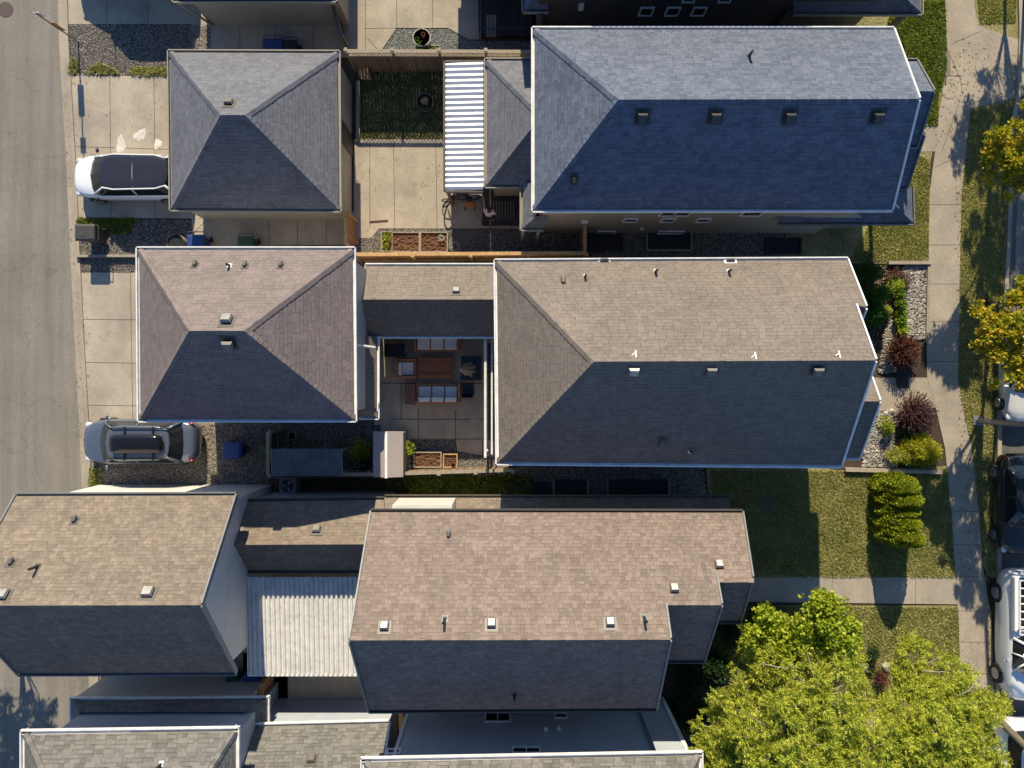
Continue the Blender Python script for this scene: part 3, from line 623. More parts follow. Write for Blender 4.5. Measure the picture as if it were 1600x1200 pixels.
for u in (1040, 1063, 1166): X = (u - 800) * 28.6 / F; window(t, 'S', 6.45, X - .3, X + (.3 if u != 1166 else .5), 3.4, 4.6, panes=1)
for u0, u1 in ((932, 960), (1026, 1066)): window(t, 'S', 6.45, (u0 - 800) / 36.5, (u1 - 800) / 36.5, 0.02, 0.55)
mb = MB(); mb.box(2.75, 3.0, 6.37, 6.45, 2.2, 2.5); mb.box(5.3, 5.45, 6.38, 6.45, 1.0, 1.1); mb.build('meter_box', M['white'], t)
# small single storey wing on the left
V = dict(tl=P(756, 90, 2.9), bl=P(756, 294, 2.9), br=P(858, 294, 2.9), tr=P(858, 90, 2.9), ap=P(846, 181, 4.5), ap2=P(875, 181, 4.5))
pw = [['tl', 'bl', 'ap'], ['bl', 'br', 'ap2', 'ap'], ['tr', 'tl', 'ap', 'ap2']]
roof(t, V, pw, [('tl', 'bl'), ('bl', 'br'), ('tr', 'tl')], [], [('tl', 'ap'), ('bl', 'ap')], M['roof_grey'], M['trim_taupe'], name='wing_roof')
walls(t, -0.75, 1.14, 8.0, 12.35, 2.8, M['sid_beige'], name='wing_wall')
# corner of the lower eave
V = dict(a=P(812, 286, 2.9), b=P(812, 361, 2.9), c=P(850, 361, 2.9), d=P(856, 338, 3.45), e=P(838, 338, 3.45), f=P(838, 286, 3.45))
roof(t, V, [['a', 'b', 'e', 'f'], ['b', 'c', 'd', 'e']], [('a', 'b'), ('b', 'c')], [], [('b', 'e')], M['roof_grey'], M['trim_taupe'])
for x in (0.42, 1.05): mb = MB(); mb.box(x - .06, x + .06, 6.0, 6.12, 0, 2.85); mb.build('porch_post', M['trim_taupe'], t)
# street side porch gables
def frontgable(t, xin, e_b, rdg, ze, zr, mat, gm, top=None, cap=True, wallm=None):
    br = P(*e_b, ze); rr = P(*rdg, zr); xr = (br.x + rr.x) / 2; yt = 2 * rr.y - br.y
    V = dict(bl=Vector((xin, br.y, ze)), br=Vector((xr, br.y, ze)), rr=Vector((xr, rr.y, zr)), rl=Vector((xin, rr.y, zr)), tr=Vector((xr, yt, ze)), tl=Vector((xin, yt, ze)))
    if top is not None:
        V['tr'] = Vector((xr, top, ze + (zr - ze) * (yt - top) / (yt - rr.y))); V['tl'] = V['tr'].copy(); V['tl'].x = xin
    o = roof(t, V, [['bl', 'br', 'rr', 'rl'], ['tr', 'tl', 'rl', 'rr']], [('bl', 'br')] + ([('tr', 'tl')] if top is None else []), [('tr', 'rr'), ('br', 'rr')], [('rl', 'rr')] if cap else [], mat, gm, rmat=gm)
    if wallm: walls(t, xin, xr - 0.3, br.y + .35, yt - .35, ze - .05, wallm, gables='E', zr=zr - .35, name='porch_wall')
    return o
frontgable(t, 12.2, (1436, 232), (1458, 143), 4.6, 5.7, M['roof_slate'], M['trim_grey'], wallm=M['sid_tan'])
frontgable(t, 12.0, (1420, 297), (1443, 210), 3.4, 4.6, M['roof_slate'], M['trim_grey'], wallm=M['sid_tan'])
V = dict(a=P(1216, 352, 3.0), b=P(1430, 352, 3.0), c=P(1428, 292, 3.0), d=P(1216, 325, 3.7), e=P(1393, 315, 3.7), f=P(1393, 292, 3.7))
roof(t, V, [['a', 'b', 'e', 'd'], ['b', 'c', 'f', 'e']], [('a', 'b'), ('b', 'c')], [], [('b', 'e')], M['roof_slate'], M['trim_grey'])
walls(t, 11.3, 14.6, 6.65, 8.2, 2.9, M['sid_tan'], name='porch_wall')
for x in (10.7, 15.3): mb = MB(); mb.box(x - .08, x + .08, 7.0, 7.16, 0, 2.95); mb.build('porch_post', M['white'], t)

# striped metal patio cover
t = thing("patio_cover", "white and grey striped corrugated metal patio cover over the upper courtyard", "patio cover", (-1.9, 10.1, 0))
mb = MB(); z = 2.85; x0, x1 = P(696, 0, z).x, P(755, 0, z).x; ya, yb = P(0, 97, z).y, P(0, 296, z).y; n = 23; p = (ya - yb) / n
mb2 = []
for k in range(n):
    y = yb + p * k
    prof = [(0, 0), (.52, .058), (1.0, 0)]
    for (a, h0), (b_, h1) in zip(prof, prof[1:]):
        mb.quad([(x0, y + p * a, z + h0 - .08), (x0, y + p * b_, z + h1 - .08), (x1, y + p * b_, z + h1), (x1, y + p * a, z + h0)])
mb.build('metal_sheet', plain("white_metal_roof", (0.74, 0.73, 0.72), 0.32, metal=0.2, var=0.05), t)
mb = MB(); mb.box(x0 - .09, x0 - .01, yb - .05, ya + .05, z - .2, z - .02); mb.box(x0, x1, yb - .1, yb - .02, z - .22, z - .04); mb.box(x0, x1, ya + .02, ya + .1, z - .22, z - .04)
mb.build('frame', M['trim_brown'], t)
for y in (yb + .1, (ya + yb) / 2, ya - .1): mb = MB(); mb.box(x0 - .02, x0 + .1, y - .06, y + .06, 0, z - .1); mb.build('post', M['trim_brown'], t)

# coach house B
t = thing("coach_house", "square garage with mauve hipped roof, above the silver blue car with the roof box", "garage", (-9.3, 1.8, 0))
V = V4((212, 385), (556, 385), (558, 660), (214, 660), 5.6); V.update(rl=P(296, 517, 8.2), rr=P(382, 517, 8.2))
ra, W = roof(t, V, HIP4, E4, [], C4, M['roof_mauve'], M['white'])
walls(t, -12.7, -5.62, -0.95, 4.4, 5.5, M['sid_grey'])
d = MB(); d.box(-12.75, -12.7, -0.5, 3.9, 0.03, 2.3); d.build('garage_door', M['sid_white'], t)
for u, v, m in ((305, 414, 'ventg'), (383, 415, 'ventg'), (439, 415, 'ventg')): boxvent(ra, u, v, pl(W, HIP4[2]), 0.2, 0.24, 0.1, kind='goose', mat=M[m])
boxvent(ra, 355, 501, pl(W, HIP4[2]), 0.34, 0.36, 0.18, mat=M['metal_dull'])
boxvent(ra, 358, 538, pl(W, HIP4[0]), 0.36, 0.4, 0.2, mat=M['ventg'], flash=M['dark'])
boxvent(ra, 359, 415, pl(W, HIP4[2]), 0.09, 0.3, 0.3, kind='pipe', mat=M['black'], flash=M['white'])
V = dict(a=P(593, 526, 2.95), b=P(593, 656, 2.95), c=P(560, 656, 2.95), d=P(560, 640, 3.35), e=P(571, 640, 3.35), f=P(571, 526, 3.35))
roof(t, V, [['b', 'a', 'f', 'e'], ['c', 'b', 'e', 'd']], [('b', 'a'), ('c', 'b')], [], [('b', 'e')], M['roof_tan'], M['white'])
d = MB(); d.tube([(-5.55, 1.4, 5.4), (-5.5, 1.4, 4.6), (-5.1, 1.35, 4.2)], 0.05, 8); d.build('downspout', M['white'], t)

# breezeway B
t = thing("breezeway", "low tan gabled roof joining the mauve-roofed garage to the tan-roofed house", "breezeway", (-3, 3.2, 0))
V = dict(tl=P(571, 411, 2.9), tr=P(800, 411, 2.9), br=P(800, 529, 2.9), bl=P(573, 529, 2.9), rl=P(563, 468, 4.0), rr=P(800, 468, 4.0))
BW = [['bl', 'br', 'rr', 'rl'], ['tr', 'tl', 'rl', 'rr']]
ra, W = roof(t, V, BW, [('bl', 'br'), ('tr', 'tl')], [('tl', 'rl'), ('bl', 'rl')], [('rl', 'rr')], M['roof_tan'], M['white'], rmat=M['trim_grey'])
boxvent(ra, 713, 455, pl(W, BW[1]), 0.28, 0.28, 0.12, mat=M['metal_dull'])
mb = MB(); mb.box(-5.6, -0.5, 4.35, 4.5, 0, 2.8); mb.build('wall', M['sid_grey'], t)
for x in (-5.35, -0.75): mb = MB(); mb.box(x - .07, x + .07, 1.95, 2.09, 0, 2.6); mb.build('post', M['white'], t)
mb = MB(); mb.box(-5.5, -.6, 1.95, 2.09, 2.6, 2.82); mb.build('beam', M['white'], t)

# house B
t = thing("house", "large tan-roofed house with white trim between the slate-roofed and brown-roofed houses", "house", (5.6, .8, 0))
z1 = 6.93
V = dict(tl=P(771, 404, 5.6), tr=P(1325, 401, 5.6), br=P(1315, 732, 5.6), bl=P(774, 727, 5.6), rl=P(928, 565, 8.2), rr=P(1369, 563, 8.2), n1=P(1354, 480, z1), n2=P(1338, 477, z1 + .03))
HB = [['bl', 'br', 'rr', 'rl'], ['tr', 'tl', 'rl', 'rr', 'n2', 'n1'], ['tl', 'bl', 'rl']]
ra, W = roof(t, V, HB, EG, [('tr', 'n1'), ('n2', 'rr'), ('br', 'rr')], CG, M['roof_tan'], M['white'])
V = dict(n1=P(1354, 480, z1), n2=P(1335, 477, z1), m1=P(1346, 500, 6.45), m2=P(1333, 500, 6.45))
roof(t, V, [['m2', 'm1', 'n1', 'n2']], [], [('m1', 'n1')], [], M['roof_tan'], M['white'])
walls(t, -0.2, 11.2, -2.55, 4.05, 5.5, M['sid_grey'], gables='E', zr=7.7)
for u in (985, 1106, 1272): boxvent(ra, u + 5, 579, pl(W, HB[0]), 0.34, 0.30, 0.16, mat=M['metal_dull'] if u < 1000 else M['ventg'], flash=M['dark'])
boxvent(ra, 880, 440, pl(W, HB[1]), 0.24, 0.34, 0.1, kind='goose', mat=M['ventg'], flash=M['dark'])
for u, v in ((914, 432), (1024, 424), (1138, 424)): boxvent(ra, u, v, pl(W, HB[1]), 0.09, 0.3, 0.32, kind='pipe', mat=M['black'], flash=M['white'])
for u, v in ((944, 408), (1141, 408)): boxvent(ra, u, v, pl(W, HB[1]), 0.3, 0.14, 0.12, kind='box', mat=M['ventg'], flash=M['white'])
for u, v in ((990, 556), (1177, 559), (1308, 557)): boxvent(ra, u, v, pl(W, HB[1]), 0.14, 0.18, 0.2, kind='bracket', mat=M['white'])
boxvent(ra, 1035, 690, pl(W, HB[0]), 0.26, 0.34, 0.1, mat=M['ventg'], kind='goose')
boxvent(ra, 1078, 705, pl(W, HB[0]), 0.08, 0.3, 0.3, kind='pipe', mat=M['black'], flash=M['white'])
frontgable(t, 10.9, (1344, 719), (1375, 627), 4.6, 6.1, M['roof_tan'], M['white'], wallm=M['sid_grey'])
mb = MB(); mb.tube([(-1.05, -2.9, 2.55), (-1.05, 1.75, 2.55)], 0.055, 8); mb.tube([(-.8, -2.8, 2.3), (-.8, 1.75, 2.3)], 0.04, 8)
mb.beam((-1.05, -2.9, 2.45), (-1.05, 1.8, 2.45), 0.05, .04, 0); mb.tube([(-1.05, -2.8, 0), (-1.05, -2.8, 2.6)], .05, 8); mb.tube([(-1.05, .4, 2.5), (-1.05, .4, 0)], .05, 8)
mb.build('downspout', M['white'], t)

# garage C
t = thing("garage", "garage with brown gabled roof and pale gable wall beside the ribbed patio cover", "garage", (-15, -7.8, 0))
V = dict(tl=P(24, 770, 5.0), tr=P(369, 769, 5.0), br=P(369, 1056, 5.0), bl=P(27, 1057, 5.0), rl=P(-71, 946, 8.0), rr=P(315, 945, 8.0))
GB = [['bl', 'br', 'rr', 'rl'], ['tr', 'tl', 'rl', 'rr']]; EB = [('bl', 'br'), ('tr', 'tl')]; RB = [('tl', 'rl'), ('bl', 'rl'), ('tr', 'rr'), ('br', 'rr')]
ra, W = roof(t, V, GB, EB, RB, [('rl', 'rr')], M['roof_brown2'], M['trim_grey'], rmat=M['trim_grey'])
walls(t, -17.6, -10.3, -10.2, -4.3, 4.9, M['sid_vert'], gables='EW', zr=7.65, yr=-7.1)
for u, v in ((117, 813), (18, 879)): boxvent(ra, u, v, pl(W, GB[1]), 0.24, 0.26, 0.12, kind='goose', mat=M['ventg'])
for u, v in ((232, 926), (5, 930)): boxvent(ra, u, v, pl(W, GB[1]), 0.36, 0.36, 0.16, mat=M['metal_dull'])
boxvent(ra, 60, 884, pl(W, GB[1]), 0.1, 0.3, 0.5, kind='pipe', mat=M['black'])

# breezeway C
t = thing("breezeway", "brown gabled breezeway roof half in shade, between the pale gable wall and the brown-roofed house", "breezeway", (-8, -5.9, 0))
V = dict(tl=P(389, 779, 2.9), tr=P(600, 776, 2.9), br=P(600, 896, 2.9), bl=P(389, 896, 2.9), rl=P(366, 851, 4.3), rr=P(600, 850, 4.3))
for k_ in ('tl', 'bl', 'rl'): V[k_].x = -10.31
ra, W = roof(t, V, GB, EB, [], [('rl', 'rr')], M['roof_brown2'], M['trim_brown'])
boxvent(ra, 495, 828, pl(W, GB[1]), 0.3, 0.3, 0.15, mat=M['metal'])
walls(t, -10.28, -5.0, -7.2, -4.6, 2.8, M['sid_grey'])

# ribbed patio cover C
t = thing("patio_cover", "weathered white ribbed metal patio cover between the brown-roofed garage and house", "patio cover", (-8, -9.4, 0))
mb = MB(); z = 2.75; x0, x1 = P(388, 0, z).x, P(562, 0, z).x; ya, yb = P(0, 901, z + .1).y, P(0, 1054, z - .15).y; n = 23; p = (x1 - x0) / n
for k in range(n):
    x = x0 + p * k; prof = [(0, 0), (.08, .05), (.2, .075), (.5, .075), (.62, .05), (.7, 0), (1, 0)]
    for (a, h0), (b_, h1) in zip(prof, prof[1:]):
        mb.quad([(x + p * a, yb, z + h0 - .15), (x + p * b_, yb, z + h1 - .15), (x + p * b_, ya, z + h1 + .12), (x + p * a, ya, z + h0 + .12)])
wm = ground("weathered_white_sheet", [(0.50, 0.49, 0.47), (0.66, 0.65, 0.62), (0.72, 0.71, 0.69)], 5, 0.05, rough=0.5, big=1.5, bigamt=0.3); M['wsheet'] = wm
mb.build('metal_sheet', wm, t)
mb = MB(); mb.box(x0 - .03, x1, yb - .05, yb - .01, z - .2, z - .1); mb.box(x0 - .04, x0 - .01, yb, ya, z - .2, z); mb.build('frame', M['white'], t)
for x in (x0 + .1, x1 - .3): mb = MB(); mb.box(x - .06, x + .06, yb + .05, yb + .17, 0, z - .16); mb.build('post', M['white'], t)

# house C
t = thing("house", "house with brown shingled gable roof and three bright square metal roof vents along its ridge", "house", (0, -8, 0))
zr = 8.5
V = dict(tl=P(579, 795, 5.6), tr=P(1161, 796, 5.6), a1=P(1176, 903, 7.2), a0=P(1106, 903, 7.2), b1=P(1106, 945, 7.78), b0=P(1043, 945, 7.78), rr=P(1043, 999, zr), rl=P(542, 1000, zr), bl=P(576, 1115, 5.6), br=P(1032, 1112, 5.6),
         ba=P(1045, 1037, 5.57), bb=P(1101, 1037, 5.57), aa=P(1106, 975, 5.55), ab=P(1163, 975, 5.55))
V['b1'].x = V['bb'].x + .0; V['a0'].x = V['b1'].x; V['rr'].x = 5.0; V['b0'].x = 5.0; V['br'].x = 5.12; V['ba'].x = 5.02; V['aa'].x = V['bb'].x
V['a1'].x = 8.0; V['ab'].x = 8.1; V['tl'].x = -5.0; V['rl'].x = -5.12; V['bl'].x = -5.07
pC = [['tr', 'tl', 'rl', 'rr', 'b0', 'b1', 'a0', 'a1'], ['bl', 'br', 'rr', 'rl'], ['ba', 'bb', 'b1', 'b0'], ['aa', 'ab', 'a1', 'a0']]
ra, W = roof(t, V, pC, [('tr', 'tl'), ('bl', 'br'), ('ba', 'bb'), ('aa', 'ab')], [('tl', 'rl'), ('bl', 'rl'), ('tr', 'a1'), ('ab', 'a1'), ('b1', 'bb'), ('a0', 'b1'), ('b0', 'rr'), ('br', 'rr')],
             [('rl', 'rr'), ('b0', 'b1'), ('a0', 'a1')], M['roof_brown'], M['trim_brown'], rmat=M['trim_grey'])
walls(t, -4.75, 4.8, -11.1, -4.85, 5.5, M['sid_grey'], gables='EW', zr=8.1, yr=-8.0)
walls(t, 4.8, 6.4, -9.7, -4.85, 5.5, M['sid_grey'], name='wall'); walls(t, 6.4, 7.7, -8.0, -4.9, 5.5, M['sid_grey'], name='wall')
for u, v in ((601, 979), (768, 975), (953, 973), (1053, 920), (1123, 883)): boxvent(ra, u, v, pl(W, pC[0]), 0.28, 0.30, 0.17, mat=M['metal_dull'], flash=M['ventg'])
for u, v in ((695, 966), (1006, 964)): boxvent(ra, u, v, pl(W, pC[0]), 0.11, 0.4, 0.5, kind='pipe', mat=M['black'], flash=M['trim_grey'])
boxvent(ra, 701, 836, pl(W, pC[0]), 0.22, 0.26, 0.12, kind='goose', mat=M['ventg'])
boxvent(ra, 804, 1086, pl(W, pC[1]), 0.09, 0.3, 0.4, kind='pipe', mat=M['black'])
# lower skirt roof and chase on its upper side
V = dict(a=P(601, 773, 3.0), b=P(1141, 773, 3.0), c=P(1141, 812, 3.8), d=P(601, 812, 3.8))
roof(t, V, [['b', 'a', 'd', 'c']], [('b', 'a')], [], [], M['roof_brown2'], M['trim_brown'])
mb = MB(); x0, x1 = P(612, 0, 5.0).x, P(706, 0, 5.0).x; mb.box(x0, x1, -4.84, -4.40, 3.1, 4.9); mb.build('bay', M['sid_white'], t)

# garage D, lower left corner
t = thing("garage", "garage with grey hipped roof and wide white gutter at the lower left edge", "garage", (-13.5, -16, 0))
V = V4((31, 1141), (374, 1136), (374, 1480), (31, 1480), 5.6); V.update(rl=P(120, 1330, 8), rr=P(250, 1330, 8))
ra, W = roof(t, V, HIP4, E4, [], C4, M['roof_olive'], M['white'], gut=0.16)
walls(t, -16.7, -10.0, -19.4, -12.75, 5.5, M['sid_blue'])
boxvent(ra, 252, 1193, pl(W, HIP4[2]), 0.09, 0.3, 0.35, kind='pipe', mat=M['black'], flash=M['white'])
V = dict(a=P(109, 1090, 2.6), b=P(421, 1088, 2.6), c=P(421, 1150, 2.6), d=P(372, 1150, 3.2), e=P(380, 1112, 3.2), f=P(125, 1113, 3.2), g=P(125, 1140, 3.2), h=P(109, 1140, 2.6))
V['h'].x = V['a'].x
roof(t, V, [['b', 'a', 'f', 'e'], ['c', 'b', 'e', 'd'], ['a', 'h', 'g', 'f']], [('b', 'a'), ('c', 'b'), ('a', 'h')], [], [('a', 'f'), ('b', 'e')], M['roof_olive'], M['white'])
mb = MB(); x0, x1 = P(157, 0, 0).x, P(395, 0, 0).x; mb.box(-17.2, -10.3, -12.74, -12.35, 0, 2.5); mb.build('porch_wall', M['sid_grey'], t)

# breezeway D
t = thing("breezeway", "grey shingled breezeway roof with thick white gutter left of the blue-grey house wall", "breezeway", (-7, -14, 0))
V = dict(tl=P(377, 1131, 2.9), tr=P(612, 1125, 2.9), br=P(610, 1300, 2.9), bl=P(377, 1300, 2.9), rl=P(377, 1212, 4.6), rr=P(590, 1210, 4.6))
V['rr'].x = V['tr'].x = V['br'].x = -4.75
ra, W = roof(t, V, GB, EB, [('tr', 'rr')], [('rl', 'rr')], M['roof_olive'], M['white'], gut=.14)
boxvent(ra, 487, 1187, pl(W, GB[1]), 0.3, 0.3, 0.15, mat=M['ventg'])
walls(t, -10.2, -4.9, -17, -13.45, 2.8, M['sid_blue'])

# house D
t = thing("house", "house with blue-grey siding wall and grey roof at the bottom edge", "house", (1, -16.5, 0))
V = V4((563, 1184), (1099, 1174), (1099, 1460), (563, 1460), 5.6); V.update(rl=P(640, 1330, 8), rr=P(1020, 1330, 8))
ra, W = roof(t, V, HIP4, E4, [], C4, M['roof_olive'], M['white'], gut=.16)
walls(t, -4.3, 6.45, -19.2, -13.45, 5.5, M['sid_blue'])
def wx(u, v): return (u - 800) * 13.45 / (v - 600)
def wz(v): return 32 - 13.45 * F / (v - 600)
window(t, 'N', -13.45, wx(757, 1122), wx(798, 1122), wz(1114), wz(1129)); window(t, 'N', -13.45, wx(866, 1119), wx(887, 1119), wz(1115), wz(1123), panes=1)
window(t, 'N', -13.45, wx(800, 1175), wx(845, 1175), wz(1168), wz(1178)); window(t, 'N', -13.45, wx(604, 1175), wx(626, 1175), wz(1171), wz(1179), panes=1)
mb = MB()
for u, v in ((853, 1142), (873, 1141)): mb.box(wx(u, v) - .07, wx(u, v) + .07, -13.44, -13.3, wz(v) - .06, wz(v) + .06)
mb.build('wall_vent', M['white'], t)
mb = MB(); mb.box(-4.32, -4.2, -13.5, -13.40, 0, 5.4); mb.box(6.35, 6.5, -13.5, -13.40, 0, 5.4); mb.build('corner_trim', M['white'], t)
mb = MB(); mb.tube([(5.2, -13.35, 5.3), (5.2, -13.35, 0.1)], 0.05, 8); mb.build('downspout', M['trim_grey'], t)

# house E, top edge
t = thing("house", "house with dark brown siding and three small windows at the top edge", "house", (8, 17.5, 0))
V = V4((800, -320), (1440, -320), (1440, -30), (815, -30), 5.6); V.update(rl=P(930, -190, 7.9), rr=P(1300, -190, 7.9))
roof(t, V, HIP4, E4, [], C4, M['roof_slate'], M['trim_grey'])
walls(t, 1.0, 14.0, 14.62, 20.6, 5.5, M['sid_dark'])
def ez(v): return 32 - 14.62 * F / (600 - v)
def ex(u, v): return (u - 800) * 14.62 / (600 - v)
for u in (1010, 1051, 1092): window(t, 'S', 14.62, ex(u - 11, 17), ex(u + 11, 17), ez(24), ez(10.5), fmat=M['trim_taupe'] if False else M['white'], panes=1)
window(t, 'S', 14.62, ex(1066, 0), ex(1086, 0), ez(3), ez(-20), panes=1); window(t, 'S', 14.62, ex(1122, 0), ex(1142, 0), ez(3), ez(-20), panes=1)
mb = MB(); mb.box(ex(904, 9), ex(912, 9), 14.52, 14.62, ez(13), ez(5)); mb.build('meter_box', M['white'], t)
V = dict(a=P(1241, 24, 3.0), b=P(1443, 24, 3.0), c=P(1443, -60, 3.0), d=P(1405, -60, 3.8), e=P(1405, -12, 3.8), f=P(1241, -12, 3.8))
roof(t, V, [['a', 'b', 'e', 'f'], ['b', 'c', 'd', 'e']], [('a', 'b'), ('b', 'c')], [], [('b', 'e')], M['roof_slate'], M['trim_taupe'])
V = dict(a=P(815, -30, 3.0), b=P(815, 20, 3.0), c=P(857, 20, 3.0), d=P(857, -4, 3.5), e=P(833, -4, 3.5), f=P(833, -30, 3.5))
roof(t, V, [['a', 'b', 'e', 'f'], ['b', 'c', 'd', 'e']], [('a', 'b'), ('b', 'c')], [], [('b', 'e')], M['roof_slate'], M['trim_taupe'])
for x, y in ((1.08, 14.3), (10.8, 14.5), (15.5, 14.6)): mb = MB(); mb.box(x - .09, x + .09, y - .09, y + .09, 0, 2.95); mb.build('porch_post', M['trim_brown'], t)
V = dict(bl=Vector((-2.5, 16.5, 2.9)), br=Vector((1.0, 16.5, 2.9)), tr=Vector((1.0, 20.5, 2.9)), tl=Vector((-2.5, 20.5, 2.9)), rl=Vector((-.6, 18.5, 4.4)), rr=Vector((1.0, 18.5, 4.4)))
roof(t, V, [['bl', 'br', 'rr', 'rl'], ['tr', 'tl', 'rl', 'rr'], ['tl', 'bl', 'rl']], [('bl', 'br'), ('tr', 'tl'), ('tl', 'bl')], [], [('rl', 'rr')], M['roof_slate'], M['trim_grey'])
walls(t, -2.2, 1.0, 16.8, 20.2, 2.8, M['sid_dark'], name='wing_wall')

# garage F, top left
t = thing("garage", "garage with tan siding wall at the upper left edge", "garage", (-10, 18, 0))
V = V4((268, -270), (527, -270), (527, 4), (268, 4), 2.9); V.update(rl=P(345, -150, 5), rr=P(440, -150, 5))
roof(t, V, HIP4, E4, [], C4, M['roof_grey'], M['trim_taupe'])
walls(t, -12.85, -6.95, 15.33, 21.4, 2.85, M['sid_tan'])
mb = MB(); mb.beam(P(272, 0, 2.75), P(333, 40, 0.1), 0.12, 0.05); mb.build('downspout', M['trim_taupe'], t)

# windows on the walls that face away from the lane side
for ob in list(bpy.data.objects):
    if ob.get('category') == 'house' and ob['label'].startswith('large tan'):
        for x0_, x1_, z0_, z1_ in ((1.0, 2.2, 3.4, 4.6), (4.2, 5.6, 3.4, 4.6), (7.6, 8.8, 3.4, 4.6), (2.4, 3.6, 0.9, 2.1), (6.4, 7.8, 0.9, 2.1)): window(ob, 'S', -2.55, x0_, x1_, z0_, z1_)
        window(ob, 'E', 11.2, 2.0, 3.6, 3.3, 4.8); window(ob, 'E', 11.2, 2.0, 3.6, 0.7, 2.2)
    if ob.get('category') == 'house' and 'brown shingled gable' in ob['label']:
        for x0_, x1_, z0_, z1_ in ((-3.6, -2.4, 3.4, 4.6), (-0.6, 0.6, 3.4, 4.6), (2.4, 3.6, 3.4, 4.6), (-2.0, -0.8, 0.9, 2.1)): window(ob, 'S', -11.1, x0_, x1_, z0_, z1_)
